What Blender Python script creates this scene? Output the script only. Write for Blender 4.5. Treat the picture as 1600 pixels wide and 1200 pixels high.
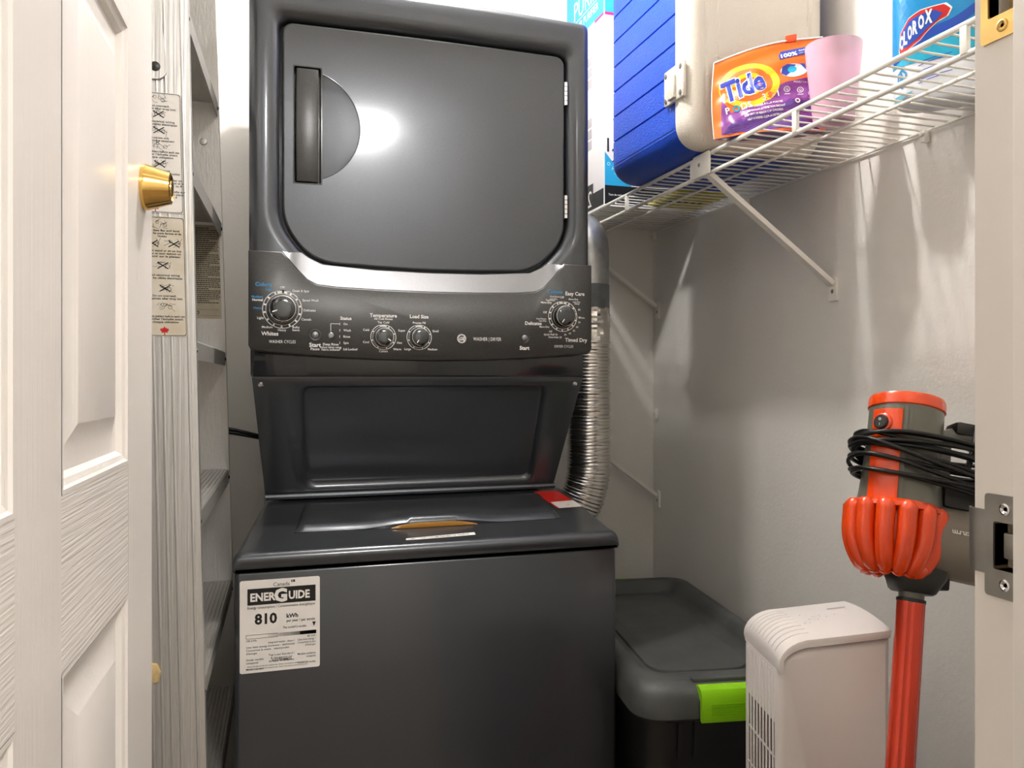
import bpy, bmesh, math, random
from mathutils import Vector, Matrix
random.seed(7)
for o in list(bpy.data.objects): bpy.data.objects.remove(o)
scene = bpy.context.scene
C = scene.collection
PI = math.pi

# ------------------------------------------------------------------ camera, light level
EYE = 1.17
cam_d = bpy.data.cameras.new('camera'); cam = bpy.data.objects.new('camera', cam_d); C.objects.link(cam)
cam.location = (0, 0, EYE); cam.rotation_euler = (math.radians(90), 0, math.radians(-17.2))
cam_d.sensor_width = 36; cam_d.lens = 28.37; cam_d.shift_y = -0.005; cam_d.clip_start = 0.02
scene.camera = cam
world = bpy.data.worlds.new('world'); scene.world = world; world.use_nodes = True
world.node_tree.nodes['Background'].inputs[0].default_value = (0.9, 0.95, 1, 1)
world.node_tree.nodes['Background'].inputs[1].default_value = 0.0
scene.view_settings.view_transform = 'Standard'; scene.view_settings.look = 'None'
scene.view_settings.gamma = 1; scene.view_settings.use_curve_mapping = False
scene.view_settings.exposure = 2.85
BULB = 118.0      # closet bulb
HALL = 20.0        # hallway ceiling lamp

# ------------------------------------------------------------------ materials
def lin(h):
    h = h.lstrip('#'); v = [int(h[i:i+2], 16)/255 for i in (0, 2, 4)]
    return tuple((c/12.92 if c <= .04045 else ((c+.055)/1.055)**2.4) for c in v) + (1,)
MATS = {}
def mat(name, col, rough=.5, metal=0, coat=0, coat_rough=.05, bump=0, bscale=200, var=0, vscale=8, spec=.5,
        trans=0, ior=1.45, alpha=1, emit=0, stretch=None, aniso=0, vcol=None, detail=3):
    if name in MATS: return MATS[name]
    m = bpy.data.materials.new(name); m.use_nodes = True; nt = m.node_tree; b = nt.nodes['Principled BSDF']
    c = lin(col) if isinstance(col, str) else tuple(col)+(1,)
    b.inputs['Base Color'].default_value = c; b.inputs['Roughness'].default_value = rough
    b.inputs['Metallic'].default_value = metal; b.inputs['Coat Weight'].default_value = coat
    b.inputs['Coat Roughness'].default_value = coat_rough; b.inputs['Specular IOR Level'].default_value = spec
    b.inputs['Transmission Weight'].default_value = trans; b.inputs['IOR'].default_value = ior
    b.inputs['Alpha'].default_value = alpha; b.inputs['Anisotropic'].default_value = aniso
    if emit:
        b.inputs['Emission Color'].default_value = c; b.inputs['Emission Strength'].default_value = emit
    if bump or var:
        tc = nt.nodes.new('ShaderNodeTexCoord'); mp = nt.nodes.new('ShaderNodeMapping')
        nt.links.new(tc.outputs['Object'], mp.inputs[0])
        if stretch: mp.inputs['Scale'].default_value = stretch
    if var:
        n = nt.nodes.new('ShaderNodeTexNoise'); n.inputs['Scale'].default_value = vscale; n.inputs['Detail'].default_value = detail
        nt.links.new(mp.outputs[0], n.inputs['Vector'])
        r = nt.nodes.new('ShaderNodeValToRGB'); r.color_ramp.elements[0].position = .3; r.color_ramp.elements[1].position = .7
        d = lin(vcol) if vcol else tuple(x*(1-var) for x in c[:3])+(1,)
        r.color_ramp.elements[0].color = d; r.color_ramp.elements[1].color = c if vcol else tuple(min(1, x*(1+var*.4)) for x in c[:3])+(1,)
        nt.links.new(n.outputs['Fac'], r.inputs[0]); nt.links.new(r.outputs[0], b.inputs['Base Color'])
    if bump:
        n = nt.nodes.new('ShaderNodeTexNoise'); n.inputs['Scale'].default_value = bscale; n.inputs['Detail'].default_value = 2
        nt.links.new(mp.outputs[0], n.inputs['Vector'])
        bp = nt.nodes.new('ShaderNodeBump'); bp.inputs['Strength'].default_value = bump; bp.inputs['Distance'].default_value = .002
        nt.links.new(n.outputs['Fac'], bp.inputs['Height']); nt.links.new(bp.outputs[0], b.inputs['Normal'])
    MATS[name] = m
    return m
M_wall = mat('wall_paint', '#e4e1dc', .75, bump=.25, bscale=130, var=.03, vscale=3)
M_ceil = mat('ceiling_paint', '#e8e6e2', .9, bump=.3, bscale=90)
M_floor = mat('vinyl_floor', '#8a7a68', .45, var=.25, vscale=12)
M_hallwall = mat('hall_paint', '#e6e2da', .8, bump=.2, bscale=120)
M_white = mat('white_paint', '#ece6df', .32, bump=.05, bscale=60)
M_grain = mat('white_woodgrain_paint', '#ece6df', .30, bump=.22, bscale=1.0, stretch=(300, 300, 5))
M_grain_h = mat('white_woodgrain_cross', '#ece6df', .30, bump=.55, bscale=1.0, stretch=(7, 7, 330))
M_steelgrey = mat('graphite_paint', (.060, .065, .073), .30, metal=.55, coat=.55, coat_rough=.12, bump=.04, bscale=900, var=.12, vscale=700)
M_panel = mat('graphite_brushed_panel', (.066, .065, .064), .38, metal=.7, var=.15, vscale=600, stretch=(.3, 1, 1))
M_strip = mat('silver_trim', (.23, .23, .24), .33, metal=.85, var=.1, vscale=700)
M_black = mat('gloss_black_plastic', (.010, .011, .014), .16, coat=.4, coat_rough=.06)
M_blackm = mat('matte_black', (.008, .008, .009), .6)
M_handle = mat('dark_handle', (.06, .06, .06), .3, metal=.6, var=.15, vscale=500)
M_chrome = mat('chrome', (.75, .75, .76), .14, metal=1)
M_knob = mat('dark_chrome_knob', (.10, .105, .11), .12, metal=1)
M_pw = mat('white_print', '#e9e9e6', .5)
M_pb = mat('blue_print', '#2f8fc8', .5)
M_kprint = mat('black_print', '#15130f', .6)
M_paper = mat('label_paper', '#e9e4de', .45, var=.06, vscale=25)
M_paperold = mat('worn_label_paper', '#d9d4c8', .5, var=.3, vscale=22, vcol='#c8bba4')
M_papertan = mat('tan_label_paper', '#a59a85', .55, var=.2, vscale=30)
M_red = mat('red_print', '#c01818', .35)
M_redfilm = mat('red_sticker', '#e0241a', .2, coat=.5)
M_alu = mat('aluminium', (.60, .59, .57), .38, metal=.75, bump=.25, bscale=1.0, stretch=(260, 260, 3), var=.18, vscale=9)
M_alud = mat('aluminium_dull', (.52, .50, .47), .45, metal=.65, bump=.2, bscale=1.0, stretch=(200, 3, 200), var=.3, vscale=14)
M_brass = mat('brass', (.80, .52, .16), .16, metal=1)
M_brassd = mat('brass_strike', (.85, .58, .20), .38, metal=.8, var=.15, vscale=60)
M_nickel = mat('satin_nickel', (.36, .34, .31), .42, metal=.9, var=.2, vscale=40)
M_wire = mat('white_vinyl_wire', '#ebe8e1', .35)
M_galv = mat('galvanised_steel', (.44, .45, .45), .38, metal=.9, var=.35, vscale=25)
M_tape = mat('grey_duct_tape', '#5f6263', .45, var=.2, vscale=60)
M_foil = mat('aluminium_foil', (.72, .70, .66), .22, metal=1)
M_blue = mat('cooler_blue', '#0648c4', .42, bump=.8, bscale=420, var=.12, vscale=400)
M_cream = mat('cooler_cream', '#d6cfc4', .5, bump=.5, bscale=420)
M_card = mat('white_carton', '#e8e5e6', .5)
M_cyan = mat('cyan_print', '#2aa3d6', .45)
M_teal = mat('teal_print', '#5f9fb4', .45)
M_magenta = mat('magenta_print', '#b02a80', .45)
M_ink = mat('carton_black_print', '#16181a', .5)
M_greyp = mat('grey_print', '#a9a6aa', .5)
M_orange = mat('pouch_orange', '#f2690f', .2, coat=.6)
M_purple = mat('pouch_purple', '#7c2f8c', .22, coat=.6)
M_violet = mat('pouch_violet', '#5a2a88', .22, coat=.6)
M_yellow = mat('pouch_yellow', '#fbc81a', .25, coat=.5)
M_tblue = mat('lettering_blue', '#2b3fae', .3)
M_navy = mat('banner_blue', '#2b3f9e', .3)
M_pink = mat('pink_translucent_plastic', '#ecc0d6', .35, alpha=.55)
M_dpurple = mat('dark_purple_plastic', '#3a2350', .3)
M_jug = mat('white_jug_plastic', '#d8dbe2', .35)
M_lblue = mat('jug_label_blue', '#0b86c4', .3)
M_ldblue = mat('jug_label_dark_blue', '#1546ad', .3)
M_lteal = mat('jug_label_teal', '#18a4c8', .3)
M_totelid = mat('tote_lid_grey', '#4e504f', .5, bump=.25, bscale=500, var=.25, vscale=14)
M_tote = mat('tote_black', '#161718', .45, var=.2, vscale=20)
M_lime = mat('lime_plastic', '#8fd30b', .4)
M_filter = mat('dusty_filter', '#6b6056', .9, bump=.4, bscale=300)
M_ivory = mat('white_appliance_plastic', '#ece5e2', .35)
M_vgrey = mat('vacuum_grey', '#6b6a5e', .28, coat=.5)
M_vorange = mat('vacuum_orange', '#ee4a0c', .24, coat=.7)
M_vred = mat('vacuum_red_tube', (.72, .05, .014), .24, metal=.4, coat=.6)
M_vdark = mat('vacuum_charcoal', '#2c2c2a', .35)
M_vbin = mat('smoky_bin_plastic', '#8d8478', .22, trans=.12, ior=1.3)
M_cord = mat('black_cord', '#141414', .3)
M_wood = mat('raw_wood', '#d8bd84', .6, var=.2, vscale=80)
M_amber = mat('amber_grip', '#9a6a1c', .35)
M_hamper = mat('hamper_brown', '#2a2220', .35)
M_yelpaper = mat('yellow_paper', '#d9c81e', .5)
M_bulb = mat('bulb_glass', (1, .97, .925), .3, emit=BULB)
M_dome = mat('lamp_diffuser', (1, .975, .95), .4, emit=HALL)
M_ceramic = mat('white_ceramic', '#eeeae2', .25)

# ------------------------------------------------------------------ mesh helpers
def link(name, me, m, parent=None, smooth=35):
    o = bpy.data.objects.new(name, me); C.objects.link(o)
    if m and not me.materials: me.materials.append(m)
    if smooth and len(me.polygons):
        me.polygons.foreach_set('use_smooth', [True]*len(me.polygons))
        me.set_sharp_from_angle(angle=math.radians(smooth))
    if parent is not None:
        o.parent = parent
        if parent.get('_w'): o.matrix_parent_inverse = Matrix.Translation(-Vector(parent.location))
    return o
def obj(name, bm, m, parent=None, smooth=35, recalc=True):
    if recalc: bmesh.ops.recalc_face_normals(bm, faces=bm.faces)
    me = bpy.data.meshes.new(name); bm.to_mesh(me); bm.free()
    return link(name, me, m, parent, smooth)
def tag(o, label, cat, group=None):
    o['label'] = label; o['category'] = cat
    if group: o['group'] = group
    return o
def struct(o): o['kind'] = 'structure'; return o
def thing(name, label, cat, loc=(0, 0, 0), rotz=0, group=None, world=True):
    """world=True: children are given in room coordinates; False: in the thing's own axes"""
    o = bpy.data.objects.new(name, None); C.objects.link(o); o.empty_display_size = .05
    o.location = loc; o.rotation_euler = (0, 0, rotz)
    if world: o['_w'] = 1
    return tag(o, label, cat, group)
def NB(): return bmesh.new()
def box(bm, x0, x1, y0, y1, z0, z1, bev=0, seg=2, fn=None):
    b = bmesh.new() if bev else bm
    vs = [b.verts.new((x, y, z)) for x in (x0, x1) for y in (y0, y1) for z in (z0, z1)]
    for f in ((0, 1, 3, 2), (4, 6, 7, 5), (0, 4, 5, 1), (2, 3, 7, 6), (0, 2, 6, 4), (1, 5, 7, 3)):
        b.faces.new([vs[i] for i in f])
    if bev:
        bmesh.ops.bevel(b, geom=b.edges[:], offset=bev, segments=seg, affect='EDGES', profile=.5)
        merge(bm, b, fn)
    elif fn:
        for v in vs: v.co = fn(*v.co)
    return bm
def merge(bm, b, fn=None):
    mp = {}
    for v in b.verts: mp[v] = bm.verts.new(fn(*v.co) if fn else v.co)
    for f in b.faces:
        try: bm.faces.new([mp[v] for v in f.verts])
        except ValueError: pass
    b.free()
def bxo(name, m, parent, x0, x1, y0, y1, z0, z1, bev=.002, seg=2, fn=None):
    return obj(name, box(NB(), x0, x1, y0, y1, z0, z1, bev, seg, fn), m, parent)
def loft(bm, loops, cap0=True, cap1=True, closed=True):
    rows = [[bm.verts.new(p) for p in L] for L in loops]
    n = len(rows[0])
    for a, b in zip(rows, rows[1:]):
        for i in range(n if closed else n-1):
            j = (i+1) % n
            bm.faces.new((a[i], a[j], b[j], b[i]))
    if closed and cap0: bm.faces.new(rows[0])
    if closed and cap1: bm.faces.new(rows[-1])
    return rows
def frame_of(d):
    d = Vector(d).normalized()
    u = d.cross(Vector((0, 0, 1)))
    if u.length < 1e-3: u = Vector((1, 0, 0))
    u.normalize(); return u, d.cross(u).normalized(), d
def lathe(bm, o, d, prof, seg=32, cap=True):
    """prof: (distance along d, radius)"""
    o = Vector(o); u, v, d = frame_of(d)
    loops = [[o+d*h+(u*math.cos(2*PI*i/seg)+v*math.sin(2*PI*i/seg))*max(r, 1e-5) for i in range(seg)] for h, r in prof]
    loft(bm, loops, cap, cap); return bm
def tube(bm, pts, r, seg=8, closed=False, rr=None):
    pts = [Vector(p) for p in pts]; n = len(pts); loops = []
    t0 = (pts[1]-pts[0]).normalized(); u = frame_of(t0)[0]
    for i in range(n):
        t = ((pts[(i+1) % n]-pts[i-1]) if closed else (pts[min(i+1, n-1)]-pts[max(i-1, 0)])).normalized()
        u = (u-t*u.dot(t)).normalized(); v = t.cross(u); ri = rr[i] if rr else r
        loops.append([pts[i]+(u*math.cos(2*PI*k/seg)+v*math.sin(2*PI*k/seg))*ri for k in range(seg)])
    if closed: loops.append(loops[0]); loft(bm, loops, False, False)
    else: loft(bm, loops)
    return bm
def rpoly(corners, k=6):
    """corners: (x, y, r) -> smooth closed outline, (k+1) points for each corner"""
    out = []; n = len(corners)
    for i, (x, y, r) in enumerate(corners):
        P = Vector((x, y)); A = Vector(corners[i-1][:2]); B = Vector(corners[(i+1) % n][:2])
        a = P+(A-P).normalized()*min(r, (A-P).length*.49); b = P+(B-P).normalized()*min(r, (B-P).length*.49)
        for j in range(k+1):
            t = j/k; out.append(a*(1-t)**2+P*2*t*(1-t)+b*t*t)
    return out
def off(corners, d):
    """move a corner polygon (clockwise or not) inwards by d"""
    n = len(corners); area = sum(corners[i-1][0]*corners[i][1]-corners[i][0]*corners[i-1][1] for i in range(n)); s = 1 if area > 0 else -1
    out = []
    for i in range(n):
        P = Vector(corners[i][:2]); e0 = (P-Vector(corners[i-1][:2])).normalized(); e1 = (Vector(corners[(i+1) % n][:2])-P).normalized()
        n0 = Vector((-e0.y, e0.x))*s; n1 = Vector((-e1.y, e1.x))*s
        b = n0+n1; q = P+b*(d*2/max(b.length_squared, .3)); out.append((q.x, q.y)+tuple(corners[i][2:]))
    return out
def rrect(x0, x1, y0, y1, r, z=None, k=5):
    p = rpoly([(x0, y0, r), (x1, y0, r), (x1, y1, r), (x0, y1, r)], k)
    return [Vector((q.x, q.y, z)) for q in p] if z is not None else p
# printed shapes: fn maps (a, b) on the face to a point in the room
TXT = {}
def text_mesh(s, bold):
    if (s, bold) not in TXT:
        cu = bpy.data.curves.new('t', 'FONT'); cu.body = s; cu.size = 1; cu.resolution_u = 2; cu.offset = bold; cu.align_x = 'LEFT'
        o = bpy.data.objects.new('t', cu); C.objects.link(o)
        bpy.context.view_layer.update()
        me = bpy.data.meshes.new_from_object(o.evaluated_get(bpy.context.evaluated_depsgraph_get()))
        vs = [v.co.copy() for v in me.vertices]; fs = [list(p.vertices) for p in me.polygons]
        bpy.data.objects.remove(o); bpy.data.curves.remove(cu); bpy.data.meshes.remove(me)
        TXT[(s, bold)] = (vs, fs)
    return TXT[(s, bold)]
def text(bm, fn, s, a, b, size, align='C', rot=0, bold=0, width=None, shear=0):
    vs, fs = text_mesh(s, bold)
    if not vs: return
    w0 = min(v.x for v in vs); w1 = max(v.x for v in vs); sx = size if width is None else width/(w1-w0)
    dx = {'L': -w0, 'C': -(w0+w1)/2, 'R': -w1}[align]; c, sn = math.cos(rot), math.sin(rot)
    nv = []
    for v in vs:
        x = (v.x+dx+shear*v.y)*sx; y = v.y*size
        nv.append(bm.verts.new(fn(a+x*c-y*sn, b+x*sn+y*c)))
    for f in fs:
        try: bm.faces.new([nv[i] for i in f])
        except ValueError: pass
def poly(bm, fn, pts, cuts=0):
    b = bmesh.new(); b.faces.new([b.verts.new((p[0], p[1], 0)) for p in pts])
    if cuts:
        bmesh.ops.triangulate(b, faces=b.faces[:])
        for _ in range(cuts): bmesh.ops.subdivide_edges(b, edges=b.edges[:], cuts=1, use_grid_fill=True)
        bmesh.ops.triangulate(b, faces=b.faces[:])
    merge(bm, b, lambda x, y, z: fn(x, y))
def rect(bm, fn, a0, a1, b0, b1, cuts=0): poly(bm, fn, [(a0, b0), (a1, b0), (a1, b1), (a0, b1)], cuts)
def disc(bm, fn, a, b, r, r2=None, n=24, cuts=0): poly(bm, fn, [(a+r*math.cos(2*PI*i/n), b+(r2 or r)*math.sin(2*PI*i/n)) for i in range(n)], cuts)
def ring(bm, fn, a, b, r0, r1, n=40, a0=0, a1=2*PI, asp=1):
    full = abs(a1-a0-2*PI) < 1e-6; m = n if full else n+1
    L = [[bm.verts.new(fn(a+r*math.cos(a0+(a1-a0)*i/n), b+asp*r*math.sin(a0+(a1-a0)*i/n))) for i in range(m)] for r in (r0, r1)]
    for i in range(n): j = (i+1) % m; bm.faces.new((L[0][i], L[0][j], L[1][j], L[1][i]))
def line(bm, fn, p, q, w):
    p, q = Vector(p), Vector(q); d = (q-p).normalized(); n = Vector((-d.y, d.x))*w/2
    poly(bm, fn, [p-n, q-n, q+n, p+n])
def face(O, U, V):
    O, U, V = Vector(O), Vector(U).normalized(), Vector(V).normalized()
    return lambda a, b: O+U*a+V*b
def prn(name, bm, m, parent): return obj(name, bm, m, parent, 0, recalc=False)

# ------------------------------------------------------------------ the room
XL, XR, YB, YF, ZC = -.40, 1.127, 2.20, .445, 2.40
JX = .493     # opening side of the right jamb
HX = -.235    # left side of the opening
struct(bxo('floor', M_floor, None, -1.7, 2.2, -1.9, 2.3, -.05, 0, 0))
struct(bxo('ceiling', M_ceil, None, -1.7, 2.2, -1.9, 2.3, ZC, ZC+.05, 0))
struct(bxo('wall_back', M_wall, None, XL-.1, XR+.1, YB, YB+.1, 0, ZC, 0))
struct(bxo('wall_right', M_wall, None, XR, XR+.1, YF, YB, 0, ZC, 0))
struct(bxo('wall_left', M_wall, None, XL-.1, XL, YF, YB, 0, ZC, 0))
wf = NB(); box(wf, JX+.02, 2.2, .31, YF, 0, ZC); box(wf, -1.7, HX-.02, .31, YF, 0, ZC); box(wf, HX-.02, JX+.02, .31, YF, 2.08, ZC)
struct(obj('wall_front', wf, M_hallwall))
hw = NB(); box(hw, -1.8, -1.7, -1.9, .31, 0, ZC); struct(obj('wall_hall_left', hw, M_hallwall))
hw = NB(); box(hw, 2.2, 2.3, -1.9, .31, 0, ZC); struct(obj('wall_hall_right', hw, M_hallwall))
hw = NB(); box(hw, -1.8, 2.3, -2.0, -1.9, 0, ZC); struct(obj('wall_hall_rear', hw, M_hallwall))
for nm, a in (('baseboard_back', (XL, XR, YB-.012, YB, 0, .08)), ('baseboard_right', (XR-.012, XR, YF, YB-.012, 0, .08)), ('baseboard_left', (XL, XL+.012, YF, YB-.012, 0, .08))):
    struct(bxo(nm, M_white, None, *a, bev=.003))

# right jamb with stop, casing and strikes
zl = EYE-.1165; zd = EYE+.2685; jb = NB(); zz = 0
for h0, h1, ya, yb in ((zl-.017, zl+.0165, .4225, .4425), (zd-.014, zd+.014, .4225, .4470), (2.06, 2.06, 0, 0)):
    box(jb, JX, JX+.019, .295, .459, zz, h0)
    if h1 > h0: box(jb, JX, JX+.019, .295, ya, h0, h1); box(jb, JX, JX+.019, yb, .459, h0, h1)
    zz = h1
struct_j = struct(obj('trim_1', jb, M_white))
bxo('door_stop', M_white, struct_j, JX-.011, JX, .30, .4195, 0, 2.06, .002)
bxo('casing', M_white, struct_j, JX+.008, JX+.07, .4455, .462, 0, 2.12, .003)
bxo('casing', M_white, struct_j, JX+.008, JX+.07, .295, .3095, 0, 2.12, .003)
jl = NB(); box(jl, HX-.019, HX, .295, .445, 0, 2.06, .0015); struct(obj('trim_2', jl, M_white))
jt = NB(); box(jt, HX, JX, .295, .445, 2.06, 2.08, .0015); struct(obj('trim_3', jt, M_white))
def jf(y, z, n=0): return Vector((JX-n, y, z))
def strike(name, y0, y1, z0, z1, hole, lip, m, n0=.0015, mlabel=None):
    b = NB()
    hy0, hy1, hz0, hz1 = hole
    O = rpoly([(y0, z0, .003), (y1, z0, .003), (y1, z1, .003), (y0, z1, .003)], 4); H = rpoly([(hy0, hz0, .002), (hy1, hz0, .002), (hy1, hz1, .002), (hy0, hz1, .002)], 4)
    loft(b, [[jf(p.x, p.y, .0002) for p in O], [jf(p.x, p.y, n0) for p in O], [jf(p.x, p.y, n0) for p in H], [jf(p.x, p.y, -.012) for p in H]], False, False)
    if lip:
        zc, hh, ln = lip
        for i in range(4):
            pass
        prof = [(y1-.001, n0), (y1+ln*.45, n0+.0002), (y1+ln*.8, n0-.0006), (y1+ln, n0-.003)]
        loft(b, [[jf(p[0], zc-hh, p[1]), jf(p[0], zc+hh, p[1]), jf(p[0], zc+hh, p[1]-.0016), jf(p[0], zc-hh, p[1]-.0016)] for p in prof])
    s = obj(name, b, m, struct_j)
    cup = NB(); box(cup, JX+.0170, JX+.0185, hy0-.001, hy1+.001, hz0-.001, hz1+.001); obj('bolt_pocket', cup, M_wood, s)
    for z in ((z0+hz0)/2, (z1+hz1)/2):
        sc = NB(); lathe(sc, jf((y0+y1)/2-.002, z, n0-.0004), (-1, 0, 0), [(0, .0046), (.0012, .0042), (.0016, .003), (.0004, .0014)], 16); obj('screw', sc, M_chrome if m is M_nickel else M_brassd, s)
    return s
zl = EYE-.1165
s1 = strike('strike_plate', .4205, .4495, zl-.0365, zl+.0355, (.4225, .4425, zl-.017, zl+.0165), (zl+.001, .0225, .016), M_nickel)
bb = NB(); box(bb, JX+.002, JX+.006, .4255, .4375, zl-.009, zl+.009, .001); obj('strike_tongue', bb, M_nickel, s1)
zd = EYE+.2685
strike('strike_plate', .4215, .4530, zd-.031, zd+.031, (.4225, .4470, zd-.014, zd+.014), None, M_brassd)

# ------------------------------------------------------------------ the open door
dA = Vector((-.129, 1.075, 0)); dD = Vector((-.048, -.99885, 0)).normalized(); dN = Vector((.99885, -.048, 0)).normalized()
def DP(d, n, z): return dA+dD*d+dN*n+Vector((0, 0, z))
DW = .626
cols = [(.138, .381), (.485, .590)]; rows_ = [(.24, EYE-.227), (EYE-.090, EYE+.374), (1.66, 1.93)]
core = NB(); box(core, 0, DW, -.034, -.012, .012, 2.045, fn=DP)
door = struct(obj('door_1', core, M_white))
def dboard(name, d0, d1, z0, z1, m):
    b = NB(); box(b, d0, d1, -.0125, 0, z0, z1, fn=DP); o = obj(name, b, m, door); return o
def stilebev(name, d0, d1, z0, z1, m):
    b = NB(); box(b, d0, d1, -.0125, 0, z0, z1, .001, 1, fn=DP); return obj(name, b, m, door)
stilebev('stile', 0, cols[0][0], .012, 2.045, M_grain); dboard('stile', cols[1][1], DW, .012, 2.045, M_grain); dboard('mullion', cols[0][1], cols[1][0], .012, 2.045, M_grain)
for c0, c1 in cols:
    for z0, z1 in ((.012, rows_[0][0]), (rows_[0][1], rows_[1][0]), (rows_[1][1], rows_[2][0]), (rows_[2][1], 2.045)):
        dboard('rail', c0, c1, z0, z1, M_grain_h)
    for z0, z1 in rows_:
        b = NB()
        def rl(i, n): return [DP(c0+i, n, z0+i), DP(c1-i, n, z0+i), DP(c1-i, n, z1-i), DP(c0+i, n, z1-i)]
        loft(b, [rl(0, .0004), rl(.004, .0004), rl(.006, -.002), rl(.011, -.004), rl(.015, -.0095), rl(.030, -.0100), rl(.052, -.002), rl(.054, -.0012)], False, True)
        obj('panel', b, M_grain, door, 25)
db = NB(); P0 = DP(.056, 0, EYE+.222); lathe(db, P0, dN, [(0, .0262), (.003, .0266), (.006, .0258), (.027, .0190), (.030, .0182), (.0310, .0155), (.0292, .014), (.0292, 0)], 40)
dbo = obj('deadbolt', db, M_brass, door)
kb = NB(); lathe(kb, P0+dN*.0292, dN, [(0, .0095), (.0022, .009), (.0026, .0075), (.0026, 0)], 24); ko = obj('key_cylinder', kb, M_brass, dbo)
kb = NB(); u_ = dD; box(kb, -.0006, .0006, 0, .0032, -.0055, .0055, fn=lambda x, y, z: P0+dN*(.0292+y)+dD*x+Vector((0, 0, z))); obj('keyway', kb, M_blackm, ko)

# ------------------------------------------------------------------ lamps
lp = thing('ceiling_bulb_lamp_offscreen', 'bare bulb in white ceramic holder on the closet ceiling', 'lamp', (.38, 1.42, ZC))
b = NB(); lathe(b, (.38, 1.42, ZC), (0, 0, -1), [(0, .055), (.01, .055), (.03, .045), (.045, .026), (.06, .022)], 32); obj('lamp_holder', b, M_ceramic, lp)
b = NB(); lathe(b, (.38, 1.42, ZC-.055), (0, 0, -1), [(0, .013), (.02, .015), (.04, .022), (.058, .027), (.075, .027), (.09, .021), (.098, .011), (.101, .001)], 24); obj('bulb_offscreen', b, M_bulb, lp)
def hall_lamp(x, y, m, label):
    lp = thing('hall_ceiling_lamp_offscreen', label, 'lamp', (x, y, ZC))
    b = NB(); lathe(b, (x, y, ZC), (0, 0, -1), [(0, .18), (.02, .18), (.024, .172)], 40); obj('lamp_base', b, M_ceramic, lp)
    b = NB(); lathe(b, (x, y, ZC-.022), (0, 0, -1), [(0, .168), (.03, .155), (.055, .12), (.072, .07), (.078, .001)], 40); obj('diffuser_offscreen', b, m, lp)
hall_lamp(.45, -.85, M_dome, 'round domed lamp on the hallway ceiling behind the doorway')

# ------------------------------------------------------------------ stacked washer and dryer
def E(z): return EYE+z
LC = thing('laundry_center', 'dark graphite stacked washer and dryer unit with leaning backsplash', 'washer dryer', (.2975, 1.75, 0))
cabp = [(-.044, 1.397, .008), (.639, 1.397, .008), (.639, 2.10, .01), (.006, 2.10, .01), (.006, 1.68, .02), (-.044, 1.425, .02)]
b = NB(); loft(b, [[Vector((p.x, p.y, z)) for p in rpoly(off(cabp, i), 4)] for z, i in ((.03, .004), (.036, 0), (.846, 0), (.850, .0012), (.8525, .004))]); obj('washer_cabinet', b, M_steelgrey, LC, 40)
for x in (0, .595):
    for y in (1.46, 2.04):
        b = NB(); lathe(b, (x, y, 0), (0, 0, 1), [(0, .022), (.012, .022), (.014, .012), (.032, .012)], 16); obj('foot', b, M_blackm, LC)
seam = NB(); box(seam, .012, .631, 1.404, 2.09, .85, .862); box(seam, -.036, .012, 1.404, 1.44, .85, .862); obj('seam_gasket', seam, M_steelgrey, LC)
# washer top: rises and narrows towards the backsplash
def wt(y): return .884+.190*max(0, min(y, 1.66)-1.42)
def wxl(y): return -.046+.050*max(0, min(1, (y-1.40)/.27))
def wxr(y): return .6415-.008*max(0, min(1, (y-1.42)/.25))
sec = []
for y, dz, ins in ((1.3935, -.020, .003), (1.392, -.018, .001), (1.392, -.011, .0), (1.3945, -.005, .0), (1.400, -.0015, .0), (1.408, 0, 0), (1.43, 0, 0), (1.47, 0, 0), (1.52, 0, 0), (1.57, 0, 0), (1.62, 0, 0), (1.67, 0, 0), (1.8, 0, 0), (2.10, 0, 0)):
    zt = (wt(y) if y > 1.42 else .884)+dz; xl, xr = wxl(y)+ins, wxr(y)-ins; L = []
    for i in range(6): a = PI/2*i/5; L.append(Vector((xl+.012*(1-math.sin(a)) if False else xl+.014*(1-math.cos(a)), y, zt-.012+.012*math.sin(a))))
    for i in range(1, 24): t = i/24; L.append(Vector((xl+.014+(xr-xl-.028)*t, y, zt)))
    for i in range(6): a = PI/2*(1-i/5); L.append(Vector((xr-.014*(1-math.cos(a)), y, zt-.012+.012*math.sin(a))))
    L.append(Vector((xr, y, .857))); L.insert(0, Vector((xl, y, .857))); sec.append(L)
b = NB(); loft(b, sec); wtop = obj('washer_top', b, M_steelgrey, LC, 50)
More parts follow.
